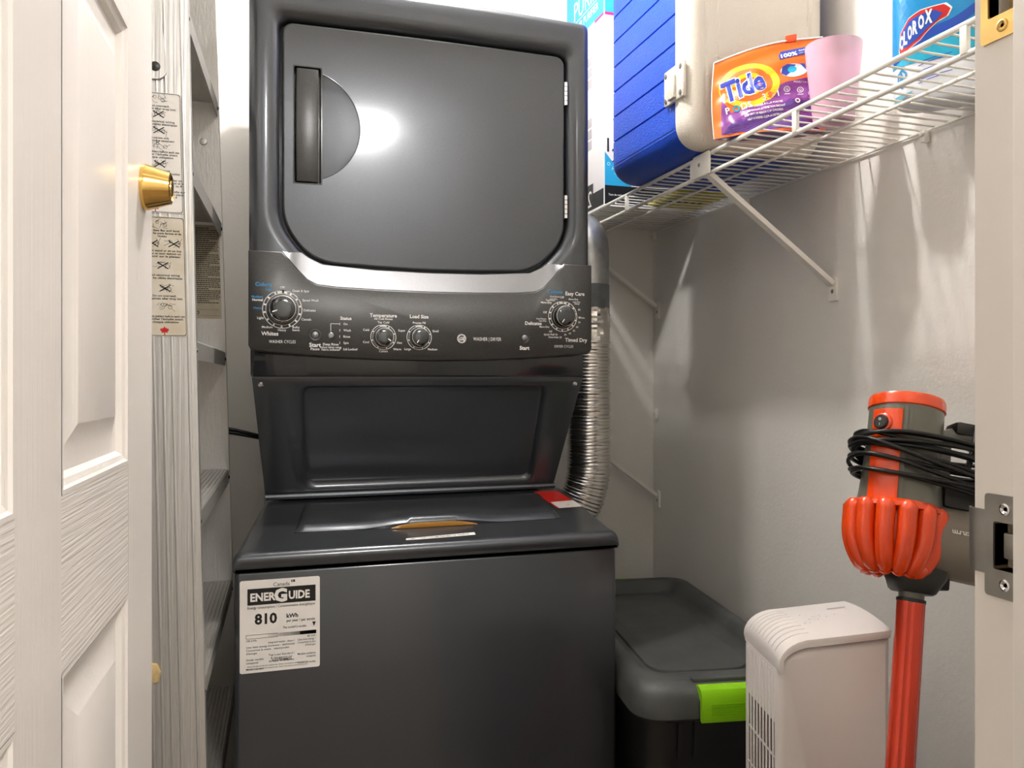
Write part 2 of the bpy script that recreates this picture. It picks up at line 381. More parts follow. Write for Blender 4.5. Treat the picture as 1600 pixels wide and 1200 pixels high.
# lid with arched grip
def lidgrid():
    b = NB(); nx, ny = 56, 14; G = []
    for j in range(ny+1):
        v = j/ny; row = []
        y = 1.477+(1.618-1.477)*v; x0 = .054+.024*v; x1 = .560+.004*v
        for i in range(nx+1):
            u = i/nx; x = x0+(x1-x0)*u
            e = min(u*(x1-x0), (1-u)*(x1-x0), v*.141, (1-v)*.141)
            h = .009*min(1, e/.008)**.5 if e < .008 else .009
            cr = math.exp(-((x-.305)/.105)**4)
            h += .0095*cr*math.exp(-(v/.28)**2)-.004*math.exp(-((v-.62)/.3)**2)*(1-((u-.5)*2)**2)
            yy = y-.0*cr+.006*(1-cr)*math.exp(-(v/.15)**2)*abs(u-.5)*2
            row.append((x, yy, h))
        G.append(row)
    R = [[b.verts.new((x, y, wt(y)+h+.0012)) for x, y, h in row] for row in G]
    for j in range(ny):
        for i in range(nx): b.faces.new((R[j][i], R[j][i+1], R[j+1][i+1], R[j+1][i]))
    per = [R[0][i] for i in range(nx+1)]+[R[j][nx] for j in range(1, ny+1)]+[R[ny][i] for i in range(nx-1, -1, -1)]+[R[j][0] for j in range(ny-1, 0, -1)]
    low = [b.verts.new((v.co.x, v.co.y+(0 if v.co.y > 1.485 else .004), wt(v.co.y)-.004)) for v in per]
    for i in range(len(per)):
        j = (i+1) % len(per); b.faces.new((per[i], per[j], low[j], low[i]))
    return b, [Vector(v.co) for v in R[0]]
lb, fr = lidgrid(); lid = obj('lid', lb, M_steelgrey, LC, 60)
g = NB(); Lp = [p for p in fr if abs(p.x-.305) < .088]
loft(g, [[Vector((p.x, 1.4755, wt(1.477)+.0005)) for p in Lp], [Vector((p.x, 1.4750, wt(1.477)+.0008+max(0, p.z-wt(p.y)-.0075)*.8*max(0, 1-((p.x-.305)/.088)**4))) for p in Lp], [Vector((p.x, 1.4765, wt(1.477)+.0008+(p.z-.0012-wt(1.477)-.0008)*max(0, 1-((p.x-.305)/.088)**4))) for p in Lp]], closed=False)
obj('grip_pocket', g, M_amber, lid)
wf_ = lambda a, b, h=.0008: Vector((a, b, wt(b)+h))
# little white notice and red sticker on the top
st = NB(); poly(st, lambda a, b: wf_(a, b, .0006), [(.243, 1.4165), (.244, 1.4275), (.373, 1.4385), (.372, 1.4265)]); n_ = prn('notice_strip', st, M_paper, wtop)
t = NB(); text(t, lambda a, b: wf_(a, b, .0010), "Please Don't lift handle to washer", .3080, 1.4250, .006, width=.108, bold=.02, rot=.088); prn('notice_text', t, M_kprint, n_)
rs = NB(); poly(rs, lambda a, b: wf_(a, b, .0006), [(.5575, 1.645), (.611, 1.645), (.6300, 1.541), (.5735, 1.538)]); rso = prn('red_sticker', rs, M_redfilm, wtop)
rs = NB(); poly(rs, lambda a, b: wf_(a, b, .0010), [(.5710, 1.575), (.6225, 1.580), (.6300, 1.541), (.5765, 1.538)]); prn('sticker_band', rs, M_paper, rso)
t = NB(); text(t, lambda a, b: wf_(a, b, .0014), '- 4', .600, 1.553, .008); prn('sticker_text', t, M_kprint, rso)
# energy label
lf = face((-.0352, 1.397-.0012, E(-.4845)), (1, 0, 0), (0, 0, 1)); W_, H_ = .128, .1525
b = NB(); pts = rpoly([(0, 0, .004), (W_, 0, .004), (W_, H_, .004), (0, H_, .004)], 4); poly(b, lf, pts); el = prn('energy_label', b, M_paper, LC)
lk = face((-.0352, 1.397-.0016, E(-.4845)), (1, 0, 0), (0, 0, 1)); lw = face((-.0352, 1.397-.0020, E(-.4845)), (1, 0, 0), (0, 0, 1))
b = NB(); rect(b, lk, .012, .121, .1115, .1385)
text(b, lk, 'Canad\u00e4'.replace('\u00e4', 'a'), .066, .1405, .009, bold=.0); rect(b, lk, .0815, .0835, .1455, .1495); rect(b, lk, .0845, .0875, .1455, .1495)
text(b, lk, 'Energy consumption / Consommation \u00e9nerg\u00e9tique', .066, .1052, .006, width=.108, bold=.008)
text(b, lk, '810', .041, .080, .0235, bold=.035); text(b, lk, 'kWh', .074, .0865, .0095, 'L', bold=.03); text(b, lk, 'per year / par ann\u00e9e', .074, .0795, .0062, 'L', width=.046, bold=.012)
text(b, lk, 'This model/Ce mod\u00e8le', .106, .0690, .0052, 'R', width=.038, bold=.008); poly(b, lk, [(.1155, .0765), (.1215, .0765), (.1185, .0690)])
for (p, q) in (((.010, .0565), (.060, .0565)), ((.010, .0625), (.060, .0625)), ((.010, .0565), (.010, .0625))): line(b, lk, p, q, .0006)
for i in range(40):
    x = .045+.077*i/40; w = .0003+.0018*(i/40); rect(b, lk, x, x+w, .0565, .0625)
rect(b, lk, .096, .1215, .0565, .0625)
sm = .0047
for i, s in enumerate(('198 kWh', '', 'Uses least energy /', 'Consomme le moins', "d'\u00e9nergie", '', 'Similar models', 'compared', '', 'Model number')):
    if s: text(b, lk, s, .010, .0515-.0052*i, sm, 'L', bold=.006)
for i, s in enumerate(('Integrated washer - dryers /', 'Laveuses - s\u00e9cheuses', 'superpos\u00e9es', '', 'Top Load Standard /', '\u00c0 chargement par', 'le haut ordinaires', '', '')):
    if s: text(b, lk, s, .066, .0465-.0052*i, sm, width=min(.042, .0022*len(s)), bold=.006)
text(b, lk, 'GUD27EESMMDG', .066, .0125+.004, .0052, width=.032, bold=.02)
for i, s in enumerate(('801 kWh', 'Uses most energy /', 'Consomme le plus', "d'\u00e9nergie", '', '', 'Mod\u00e8les similaires', 'compar\u00e9s', '', 'Num\u00e9ro du mod\u00e8le')):
    if s: text(b, lk, s, .121, .0515-.0048*i, sm, 'R', width=min(.029, .0019*len(s)), bold=.006)
for i, y in enumerate((.0095, .0055)): text(b, lk, 'Remove this label only after first retail purchase / Enlever cette \u00e9tiquette seulement apr\u00e8s achat', .060, y, .0036, width=.096)
prn('label_print', b, M_kprint, el)
b = NB(); text(b, lw, 'ENER', .0365, .1180, .0185, bold=.035, width=.040); text(b, lw, 'G', .0645, .1155, .0290, bold=.05, width=.021); text(b, lw, 'UIDE', .0945, .1180, .0185, bold=.035, width=.034); prn('label_reversed_print', b, M_paper, el)

# backsplash: leaning panel with a pressed recess
def BS(x, s, n=0):
    """s 0 at the top edge, 1 at the washer top; x as a share -1..1 of the half width; n inwards"""
    hw = .3215*(1-s)+.302*s; xc = .3035*(1-s)+.308*s
    p = Vector((xc+x*hw, 1.530+(1.664-1.530)*s, E(.003)+(E(-.233)-E(.003))*s))
    return p+Vector((0, .87, .49))*n
b = NB()
def bl(c, n, k=5): return [BS(p.x, p.y, n) for p in rpoly(c, k)]
o_ = [(-1, 0, .01), (1, 0, .01), (1, 1.02, .01), (-1, 1.02, .01)]
i_ = [(-.73, .085, .07), (.77, .085, .07), (.815, .93, .07), (-.745, .93, .07)]
loft(b, [bl(o_, .02), bl(o_, .001), bl(off(o_, .006), 0), bl(off(i_, -.022), 0), bl(i_, .003), bl(off(i_, .012), .012), bl(off(i_, .03), .0135)], False, True)
bs = obj('backsplash', b, M_steelgrey, LC, 45)
for x in (-.955, .955):
    b = NB(); lathe(b, BS(x, .055, 0), (0, -.87, -.49), [(0, .0055), (.002, .005), (.003, .003), (.003, 0)], 16); obj('screw', b, M_chrome, bs)
b = NB(); tube(b, [BS(-1+.02*i if False else -1+2*i/20, 1.0, -.002)+Vector((0, -.004, .001)) for i in range(21)], .006, 8); obj('splash_moulding', b, M_steelgrey, bs)
bxo('neck', M_blackm, LC, .03, .585, 1.69, 2.09, .86, 1.19, .004)
# dryer shell
SH = [(-.021, .235), (.6305, .235)]
bxo('dryer_cabinet', M_steelgrey, LC, -.0205, .6305, 1.545, 2.10, E(.002), E(.7155), .006)
bxo('dryer_skirt', M_black, LC, -.0165, .6265, 1.530, 1.56, E(.004), E(.07), .004)
DO = [(.0345, .6485, .022), (.305, .6510, .12), (.5815, .6480, .022), (.5815, .282, .035), (.5185, .2135, .045), (.305, .2050, .1), (.088, .2135, .045), (.0345, .282, .035)]
OO = [(-.0225, .7180, .016), (.305, .7275, .2), (.6325, .7180, .016), (.6325, .30, .02), (.6325, .165, .004), (.305, .160, .05), (-.0225, .165, .004), (-.0225, .30, .02)]
def zl_(c, y, k=7): return [Vector((p.x, y, E(p.y))) for p in rpoly(c, k)]
b = NB()
loft(b, [zl_(OO, 1.56), zl_(OO, 1.522), zl_(off(OO, .002), 1.5165), zl_(off(OO, .006), 1.5125), zl_(off(OO, .014), 1.510), zl_(off(DO, -.030), 1.509), zl_(off(DO, -.020), 1.5105), zl_(off(DO, -.010), 1.5165), zl_(off(DO, -.005), 1.5235), zl_(off(DO, -.004), 1.56)], False, False)
obj('dryer_front_frame', b, M_steelgrey, LC, 50)
# dryer door with scooped finger dish and pocket handle
yd = 1.5205
b = NB(); inner = zl_(off(DO, .004), yd)
rows = loft(b, [zl_(DO, 1.545), zl_(DO, 1.5245), zl_(off(DO, .0015), 1.5215), inner], False, False)
R_, cxd, czd = .101, .073, .464; ang = math.acos((.1055-cxd)/R_)
arc = [Vector((cxd+R_*math.cos(a), yd, E(czd+R_*math.sin(a)))) for a in [(-ang+2*ang*i/36) for i in range(37)]]
hole = [Vector((.0535, yd, E(.572))), Vector((.0535, yd, E(.356))), Vector((.1055, yd, E(.356)))]+arc+[Vector((.1055, yd, E(.572)))]
hv = [b.verts.new(p) for p in hole]
he = [b.edges.new((hv[i], hv[(i+1) % len(hv)])) for i in range(len(hv))]
n = len(rows[-1]); oe = [b.edges.get((rows[-1][i], rows[-1][(i+1) % n])) for i in range(n)]
bmesh.ops.triangle_fill(b, use_beauty=True, use_dissolve=False, edges=oe+he)
dd = obj('dryer_door', b, M_steelgrey, LC, 12)
b = NB(); rowsd = []
for j in range(9):
    f = j/8; dep = .0030*(f**.85)
    rowsd.append([Vector((p.x+(.1055-p.x)*f, yd+dep*min(1, 3*(1-abs(p.z-E(czd))/.0957)+.15*f), p.z)) for p in arc])
loft(b, rowsd, closed=False); obj('finger_dish', b, M_steelgrey, dd, 60)
b = NB(); tube(b, [p+Vector((0, .0004, 0)) for p in arc], .0012, 8); obj('dish_rim', b, M_steelgrey, dd, 60)
b = NB(); loft(b, [[Vector((p.x, p.y, p.z)) for p in zl_([(.0535, .572, .003), (.1055, .572, .003), (.1055, .356, .003), (.0535, .356, .003)], yd-.0004, 3)],
                   [p for p in zl_([(.0555, .570, .003), (.1035, .570, .003), (.1035, .358, .003), (.0555, .358, .003)], yd-.0004, 3)],
                   [p for p in zl_([(.0555, .570, .003), (.1035, .570, .003), (.1035, .358, .003), (.0555, .358, .003)], 1.542, 3)]], False, True); obj('handle_pocket', b, M_black, dd)
b = NB(); secs = []
for i in range(17):
    t = i/16; z = .567-.206*t; bow = math.sin(PI*t); y = yd-.0005-.0095*bow**.7; wl = .0585-.001*bow; wr = .0985
    secs.append([Vector((wl, y+.004, E(z))), Vector((wl+.002, y+.0008, E(z))), Vector((wl+.006, y, E(z))), Vector((wr-.005, y, E(z))), Vector((wr, y+.0015, E(z))), Vector((wr, y+.010, E(z))), Vector((wl, y+.010, E(z)))])
loft(b, secs); obj('handle', b, M_handle, dd, 40)
for zc in (.573, .3455):
    b = NB()
    for k in range(5): z0 = E(zc-.023+.0094*k); lathe(b, (.584, 1.5195, z0), (0, 0, 1), [(0, .0036), (.0004, .0042), (.0084, .0042), (.0088, .0036)], 12)
    obj('hinge', b, M_chrome, dd)
# control panel
top_c = [(.034, .2285), (.047, .2140), (.062, .1965), (.078, .1800), (.095, .1715), (.13, .1680), (.21, .1655), (.305, .1645), (.40, .1655), (.475, .1680), (.513, .1715), (.530, .1800), (.546, .1965), (.561, .2140), (.5745, .2285)]
bot_c = [(.6335, .060), (.630, .0535), (.622, .0495), (.56, .0440), (.48, .0385), (.40, .0350), (.305, .0335), (.21, .0350), (.13, .0385), (.05, .0440), (-.012, .0495), (-.020, .0535), (-.0235, .060)]
PC = [(-.0235, .2285)]+top_c+[(.6335, .2285)]+bot_c
def pl(c, y): return [Vector((p[0], y, E(p[1]))) for p in c]
b = NB(); loft(b, [pl(PC, 1.545), pl(PC, 1.506), pl(off(PC, .0008), 1.5035), pl(off(PC, .0028), 1.502)], False, True)
cp = obj('control_panel', b, M_panel, LC, 40)
tt = [(.0345, .2288), (.045, .2288), (.056, .2288), (.068, .2288), (.080, .2200), (.105, .2085), (.20, .2020), (.305, .2002), (.41, .2020), (.505, .2085), (.530, .2200), (.5415, .2288), (.552, .2288), (.563, .2288), (.5742, .2288)]
b = NB(); loft(b, [[Vector((p[0], 1.506, E(p[1]-.0015))) for p in top_c], [Vector((p[0], 1.5035, E(p[1]+.0005))) for p in top_c], [Vector((q[0], 1.5105, E(q[1]))) for q in tt], [Vector((q[0], 1.53, E(q[1]+.001))) for q in tt]], closed=False)
obj('silver_trim', b, M_strip, cp, 40)
yp = 1.502
def cf(a, c): return Vector((a, yp-.0004, E(c)))
def knob(x, z, r, ang, deep=.020):
    b = NB(); lathe(b, (x, yp, E(z)), (0, -1, 0), [(0, r*1.10), (.003, r*1.08), (.0035, r*.98), (deep*.75, r*.93), (deep*.8, r*.95), (deep*.9, r*.93), (deep*.97, r*.82), (deep, r*.5), (deep+.0004, 0)], 40); k = obj('knob', b, M_knob, cp)
    b = NB(); kf = lambda a, c: Vector((a, yp-deep*.80, E(c)))
    lathe(b, (x, yp-deep*.78, E(z)), (0, -1, 0), [(0, r*.955), (.0010, r*.985), (.0022, r*.975), (.0026, r*.93)], 40, False); obj('knob_rim', b, M_chrome, k)
    b = NB(); c, s = math.cos(ang), math.sin(ang)
    line(b, lambda a, q: Vector((a, yp-deep-.0008, E(q))), (x+c*r*.42, z+s*r*.42), (x+c*r*.80, z+s*r*.80), .0018); prn('pointer', b, M_pw, k)
knob(.0345, .1245, .0235, math.radians(200), .024); knob(.2149, .0776, .0170, math.radians(-35)); knob(.2822, .0782, .0170, math.radians(-125)); knob(.5705, .1240, .0205, math.radians(-125), .022)
def button(x, z, r, cup=True):
    if cup:
        b = NB(); lathe(b, (x, yp, E(z)), (0, -1, 0), [(0, r*1.75), (.001, r*1.7), (.0012, r*1.55), (.0004, r*1.15)], 28, False); obj('button_bezel', b, M_panel, cp)
    b = NB(); lathe(b, (x, yp, E(z)), (0, -1, 0), [(0, r), (.003, r*.97), (.004, r*.75), (.0042, 0)], 24); obj('button', b, M_strip, cp)
button(.0915, .0793, .0062); button(.1193, .0790, .0058, False); button(.4905, .0800, .0062)
# printed legends
def dial(x, z, r):
    ring(b, cf, x, z, r-.0011, r); ring(b, cf, x, z, r*.835-.0006, r*.835, 40)
    for k in range(14 if r > .03 else 8): a = 2*PI*(k+.3)/(14 if r > .03 else 8); ring(b, cf, x, z, r*.84, r, 3, a, a+.10)
    ring(b, cf, x, z, r*.84, r, 8, PI/2-.28, PI/2+.28)
T = lambda s, a, c, size=.0048, al='C', bold=.012, **k: text(b, cf, s, a, c, size*1.2, al, bold=bold, **k)
def flush(m=M_pw):
    global b
    prn('panel_print', b, m, cp); b = NB()
b = NB(); dial(.0345, .1245, .0345)
T('Off', .0345, .1620); T('Drain & Spin', .052, .1565, al='L'); T('Speed Wash', .0690, .1400, al='L'); T('Delicates', .0715, .1220, al='L'); T('Casuals', .0675, .1055, al='L'); T('Bulky', .0520, .0910, al='L'); T('Items', .0520, .0860, al='L')
T('Heavy', .0340, .0855); T('Medium', .0175, .0905, al='R'); T('Light', .0025, .1065, al='R'); T('Normal', 0.001, .1385, al='R', bold=.03)
T('Whites', .0130, .0775, .0082, bold=.02); T('WASHER CYCLES', .0345, .0640, .0064, bold=.0, width=.046)
flush(); T('Start', .0915, .0580, .0088, bold=.03); T('Pause', .0915, .0520, .0058)
flush(); T('Deep Rinse', .1193, .0610, .0050, bold=.02); T('Select when using', .1193, .0560, .0044); T('Fabric Softener', .1193, .0515, .0044)
T('Status', .1465, .1080, .0070, bold=.02)
for i, s in enumerate(('On', 'Wash', 'Rinse', 'Spin', 'Lid Locked')): T(s, .1420, .0985-.0115*i, .0048, 'L'); rect(b, cf, .1350, .1358, .0980-.0115*i, .1025-.0115*i)
line(b, cf, (.1193, .0865), (.1193, .1005), .0009); line(b, cf, (.1193, .1005), (.1340, .1005), .0009)
flush(); dial(.2149, .0776, .0238); T('Temperature', .2149, .1145, .0078, bold=.02); T('All Cold Rinses', .2149, .1095, .0046); T('Tap Cold', .2149, .1030); T('Cold', .1885, .0885, al='R'); T('Cool', .1885, .0660, al='R'); T('Hot', .2405, .0655, al='L'); T('Warm', .2330, .0535, al='L'); T('Colors', .2149, .0495)
flush(); dial(.2822, .0782, .0238); T('Load Size', .2822, .1140, .0078, bold=.02); T('Precise Fill', .2822, .1035); T('Super', .2560, .0885, al='R'); T('Small', .3075, .0885, al='L'); T('Large', .2665, .0540, al='R'); T('Medium', .2985, .0540, al='L')
flush(); T('WASHER | DRYER', .4150, .0735, .0078, bold=0, width=.056)
flush(); T('Start', .4905, .0570, .0085, bold=.03)
flush(); dial(.5705, .1240, .0305); T('Easy Care', .5965, .1665, .0085, bold=.02); T('Off', .5690, .1600); T('More Dry', .5830, .1570, al='L', size=.0042); T('Less Dry', .5925, .1520, al='L', size=.0036); T('Damp', .5955, .1485, al='L', size=.0036)
T('Cool Down', .5640, .1615, .0036, 'R'); T('Less Dry', .5590, .1570, .0036, 'R'); T('Optimum', .5540, .1540, .0042, 'R'); T('More Dry', .5470, .1490, .0046, 'R', bold=.025); T('Off', .5370, .1295, al='R')
T('Cool Down', .5355, .1170, .0036, 'R'); T('Less Dry', .5360, .1130, .0036, 'R'); T('Delicates', .5260, .1060, .0078, 'R', bold=.02); T('More Dry', .5420, .1010, .0042, 'R'); T('Off', .5480, .0920, .0042, 'R'); T('Quick Fluff 10', .5590, .0860, .0042, 'R'); T('Dewrinkle 20', .5680, .0808, .0042, 'R')
for i, s in enumerate(('30', '40', '50', '60', '70', '80')): a = math.radians(-82+16*i); T(s, .5705+.0368*math.cos(a), .1225+.0368*math.sin(a), .0042)
T('90 min', .6035, .1205, .0042, 'L'); T('80', .6030, .1365, .0042, 'L')
T('Timed Dry', .5990, .0740, .0088, bold=.02); T('DRYER CYCLES', .5730, .0620, .0060, bold=0, width=.040)
flush(); ring(b, cf, .3642, .0770, .0076, .0087, 32); ring(b, cf, .3642, .0770, .0060, .0068, 32)
for k in range(4): a = PI/4+k*PI/2; ring(b, cf, .3642+.0072*math.cos(a), .0770+.0072*math.sin(a), 0.0002, .0012, 8)
text(b, cf, 'GE', .3642, .0738, .0088, bold=.03, shear=.25)
prn('emblem', b, M_pw, cp)
b = NB(); text(b, cf, 'Colors', .0020, .1650, .0100, bold=.02); text(b, cf, 'Light', .0120, .1580, .0060, bold=.01); text(b, cf, 'Medium', .001, .1440, .0060, 'R', bold=.02); text(b, cf, 'Heavy', .0, .1240, .0060, 'R', bold=.01); flush(M_pb); text(b, cf, 'Cottons', .5540, .1695, .0095, bold=.02)
prn('panel_print', b, M_pb, cp)

# ------------------------------------------------------------------ stepladder along the left wall
LD = thing('stepladder', 'worn aluminium stepladder folded beside the washer with warning labels', 'ladder', (-.12, 1.6, 0))
def nx(z): return -.0890-.022*(z-EYE)
def fx(z): return -.070-.020*(z-EYE)
def fy(z): return 1.700-.20*(z-EYE-.312)
NY, RW, LT = 1.235, .098, 1.93
def lx(x, y, z): return Vector((x, y, z))
def channel(name, fxr, fyy, w, fl, dirn, m, z1=LT):
    b = NB(); loops = []
    for z in (.02, z1):
        xr, y = fxr(z), fyy(z); xl = xr-w; t = .0032; d = dirn
        loops.append([lx(xr, y, z), lx(xr, y+d*fl, z), lx(xr-t, y+d*fl, z), lx(xr-t, y+d*t, z), lx(xl+t, y+d*t, z), lx(xl+t, y+d*fl, z), lx(xl, y+d*fl, z), lx(xl, y, z)])
    loft(b, loops); return obj(name, b, m, LD, 20)
r1 = channel('side_rail', nx, lambda z: NY, RW, .026, 1, M_alu)
r2 = channel('side_rail', fx, fy, .085, .026, 1, M_alu)
# raised extrusion ribs on the camera-side rail
for k, dx in enumerate((.008, .030, .042, .054, .066, .078)):
    b = NB(); loft(b, [[lx(nx(z)-dx, NY-.0002, z), lx(nx(z)-dx-.0012, NY-.0010, z), lx(nx(z)-dx-.0032, NY-.0010, z), lx(nx(z)-dx-.0044, NY-.0002, z)] for z in (.03, LT-.01)], closed=False); obj('rib', b, M_alu, r1)
STEPS = (.242, .488, .734, .980, 1.2265, 1.482, 1.705)
for z in STEPS:
    b = NB(); n = 9; y0, y1 = NY+.004, fy(z)-.0005
    a0, a1 = nx(z)-.001, fx(z)-.001; dp = .078
    prof = [(0, -.029), (0, -.003), (.003, 0)]
    for i in range(n): x = .006+.0075*i; prof += [(x, 0), (x+.001, .0012), (x+.0035, .0012), (x+.0045, 0)]
    prof += [(dp, 0), (dp, -.026), (dp-.0025, -.026), (dp-.0025, -.0035), (.003, -.0035), (.0025, -.029)]
    loft(b, [[lx(a0-p[0], y0, z+p[1]) for p in prof], [lx(a1-p[0], y1, z+p[1]) for p in prof]])
    s = obj('step', b, M_alud, LD, 20)
    for yy, xx in ((y0+.010, a0), (y1-.010, a1)):
        rv = NB(); lathe(rv, (xx, yy, z-.016), (1, 0, 0), [(0, .0042), (.0015, .0036), (.0024, .0015), (.0025, 0)], 12); obj('rivet', rv, M_chrome, s)
b = NB(); box(b, -.215, fx(LT)+.004, NY-.004, fy(LT)+.03, LT, LT+.035, .006); obj('top_cap', b, M_alu, LD)
for yy, m in ((lambda z: NY+.035, M_alu), (lambda z: fy(z)-.03, M_alu)):
    b = NB(); loft(b, [[lx(-.205-x, yy(z)+y, z) for x, y in ((0, 0), (.035, 0), (.035, .022), (0, .022))] for z in (.02, LT)]); obj('rear_rail', b, m, LD, 20)
for zc in (.5, 1.05, 1.6):
    b = NB(); tube(b, [(-.222, NY+.04, zc), (-.222, fy(zc)-.02, zc)], .010, 10); obj('rear_rung', b, M_alud, LD)
# spreader arm pivoted on the rail
b = NB(); pv = Vector((0, 0)); d = Vector((-.10, .99)).normalized(); nn = Vector((-d.y, d.x)); A_ = Vector((-.1435, E(.437))); B_ = A_+d*.22; hw = .0155; out = []
for i in range(13): a = PI*i/12; q = A_-d*math.sin(a)*hw+nn*math.cos(a)*hw; out.append(q)
out += [B_-nn*hw*.9, B_+nn*hw*.9]
loft(b, [[Vector((p.x, NY-.0012, p.y)) for p in out], [Vector((p.x, NY-.0048, p.y)) for p in out]]); spa = obj('spreader_arm', b, M_alu, LD, 30)
rv = NB(); lathe(rv, (A_.x, NY-.0046, A_.y+.002), (0, -1, 0), [(0, .0070), (.002, .0062), (.003, .003), (.0032, 0)], 18); obj('rivet', rv, M_vdark, spa)
rv = NB(); lathe(rv, (fx(E(.46))-.030, fy(E(.46)), E(.46)), (0, -1, 0), [(0, .0072), (.002, .0064), (.0025, .003)], 18); obj('rivet', rv, M_nickel, LD)
ch = NB(); loft(ch, [[Vector((-.150, NY-.0012, .742)), Vector((-.139, NY-.0012, .744)), Vector((-.141, NY-.005, .744)), Vector((-.150, NY-.004, .742))], [Vector((-.150, NY-.0012, .756)), Vector((-.136, NY-.0012, .757)), Vector((-.138, NY-.007, .757)), Vector((-.150, NY-.006, .756))], [Vector((-.150, NY-.0012, .771)), Vector((-.141, NY-.0012, .769)), Vector((-.143, NY-.004, .768)), Vector((-.150, NY-.004, .770))]]); obj('wood_splinter', ch, M_wood, r1, 20)
# warning labels on the rail (web leans a little, labels follow it)
def label_face(x_right, z0, h): return lambda a, c: Vector((x_right+a-.058-.024*(c-h/2), NY-h_off[0], z0+c))
h_off = [.0012]
def rail_label(z0, z1, xr, items, leaf, worn):
    h = z1-z0; h_off[0] = .0013; fn = label_face(xr, z0, h)
    b = NB(); poly(b, fn, rpoly([(0, 0, .004), (.058, 0, .004), (.058, h, .004), (0, h, .004)], 4)); L = prn('warning_label', b, M_paperold if worn else M_paper, r1)
    h_off[0] = .0017; H = h_off[0]
    fn2 = lambda a, c: Vector((xr+a-.058-.024*(c-h/2), NY-H, z0+c))
    b = NB(); o1 = rpoly([(.001, .001, .004), (.057, .001, .004), (.057, h-.001, .004), (.001, h-.001, .004)], 4); o2 = rpoly([(.0017, .0017, .004), (.0563, .0017, .004), (.0563, h-.0017, .004), (.0017, h-.0017, .004)], 4)
    loft(b, [[fn2(p.x, p.y) for p in o1], [fn2(p.x, p.y) for p in o2]], False, False)
    for kind, cx, cz, lines in items:
        rnd = random.Random(int(cz*1e4))
        for _ in range(9):
            x = cx+rnd.uniform(-.010, .010); z = cz+rnd.uniform(-.005, .006); a = rnd.uniform(0, PI); l = rnd.uniform(.002, .006)
            line(b, fn2, (x-l*math.cos(a), z-l*math.sin(a)), (x+l*math.cos(a), z+l*math.sin(a)), .0004)
        ring(b, fn2, cx-.004, cz+.003, .0018, .0022, 14); ring(b, fn2, cx+.006, cz-.001, .0022, .0026, 14)
        if kind == 'x':
            line(b, fn2, (cx-.007, cz-.0045), (cx+.007, cz+.0045), .0014); line(b, fn2, (cx-.007, cz+.0045), (cx+.007, cz-.0045), .0014)
        if kind == 'ladder':
            line(b, fn2, (cx-.003, cz+.012), (cx-.001, cz-.016), .0006); line(b, fn2, (cx+.001, cz+.012), (cx+.007, cz-.016), .0006)
            for k in range(7): line(b, fn2, (cx-.003+.0003*k, cz+.010-.004*k), (cx+.0014+.0008*k, cz+.010-.004*k), .0005)
        for i, s in enumerate(lines[1]): text(b, fn2, s, lines[0][0], lines[0][1]-.0040*i, .0042, bold=.015, width=min(.050, .0019*len(s)))
    prn('label_print', b, M_kprint, L)
    b = NB(); lz = .008
    lf_ = [(0, -.006), (.0006, -.006), (.0006, -.002), (.0042, -.0032), (.0036, -.0012), (.0062, .0012), (.0050, .0018), (.0052, .0036), (.0030, .0026), (.0026, .0046), (.0014, .0034), (0, .0064)]
    poly(b, fn2, [(leaf+x, lz+z) for x, z in lf_]+[(leaf-x, lz+z) for x, z in lf_[::-1][1:-1]]); prn('maple_leaf', b, M_red, L)
xr1 = -.1085; xr2 = -.1035
rail_label(E(.234), E(.404), xr1, [
    ('', .028, .160, ((.027, .1495), ('Do not overreach', 'Ne jamais aller trop loin'))),
    ('x', .028, .139, ((.027, .1275), ('Avoid electrical wiring', '\u00c9viter les c\u00e2bles \u00e9lectriques'))),
    ('x', .028, .1165, ((.027, .1045), ('One person only', 'Une personne seulement'))),
    ('', .030, .0945, ((.029, .0850), ('Check ladders before each use', "V\u00e9rifier l'\u00e9chelle avant", 'chaque utilisation'))),
    ('x', .028, .0690, ((.029, .0585), ('Do not misuse', 'Utiliser de mani\u00e8re absolue'))),
    ('ladder', .020, .0350, ((.042, .0455), ('Place ladder so', 'base surface at a', 'slope of 1 to 4', '', "Placer l'\u00e9chelle sur", 'une surface plane', 'de 1 \u00e0 4')))], .021, False)
rail_label(E(.060), E(.229), xr2, [
    ('', .026, .158, ((.028, .1480), ('Keep feet flat and level', 'Garder les pieds fermes et de', 'niveau'))),
    ('x', .015, .131, ((.028, .1195), ('Do not stand or sit on top', 'Ne pas se tenir debout ou', "s'asseoir sur le plateau"))),
    ('x', .043, .131, ((.028, .1), ())),
    ('x', .028, .100, ((.028, .0850), ('Avoid electrical wiring', '\u00c9viter les c\u00e2bles \u00e9lectriques'))),
    ('x', .030, .068, ((.029, .0560), ('Do not overreach', 'Ne jamais aller trop loin'))),
    ('', .030, .042, ((.030, .0270), ('Check ladders before each use', "V\u00e9rifier l'\u00e9chelle avant", 'chaque utilisation')))], .028, True)
b = NB()
def fl(a, c, o=.0008): z = E(.1215)+c; return Vector((fx(z)-.006-.053+a, fy(z)-o, z))
rect(b, lambda a, c: fl(a, c), 0, .053, 0, .182); L2 = prn('instruction_label', b, M_papertan, r2)
b = NB(); rnd = random.Random(3); 
for i in range(38):
    x = .003
    while x < (.049 if i % 6 else .030):
        w = rnd.uniform(.0015, .0055); line(b, lambda a, c: fl(a, c, .0012), (x, .176-.0039*i), (x+w, .176-.0039*i), .0017); x += w+.0008
ring(b, lambda a, c: fl(a, c, .0012), .008, .012, .0018, .0032, 16)
for p, q in (((.004, .006), (.049, .006)), ((.004, .018), (.049, .018))): line(b, lambda a, c: fl(a, c, .0012), p, q, .0004)
prn('label_print', b, M_kprint, L2)

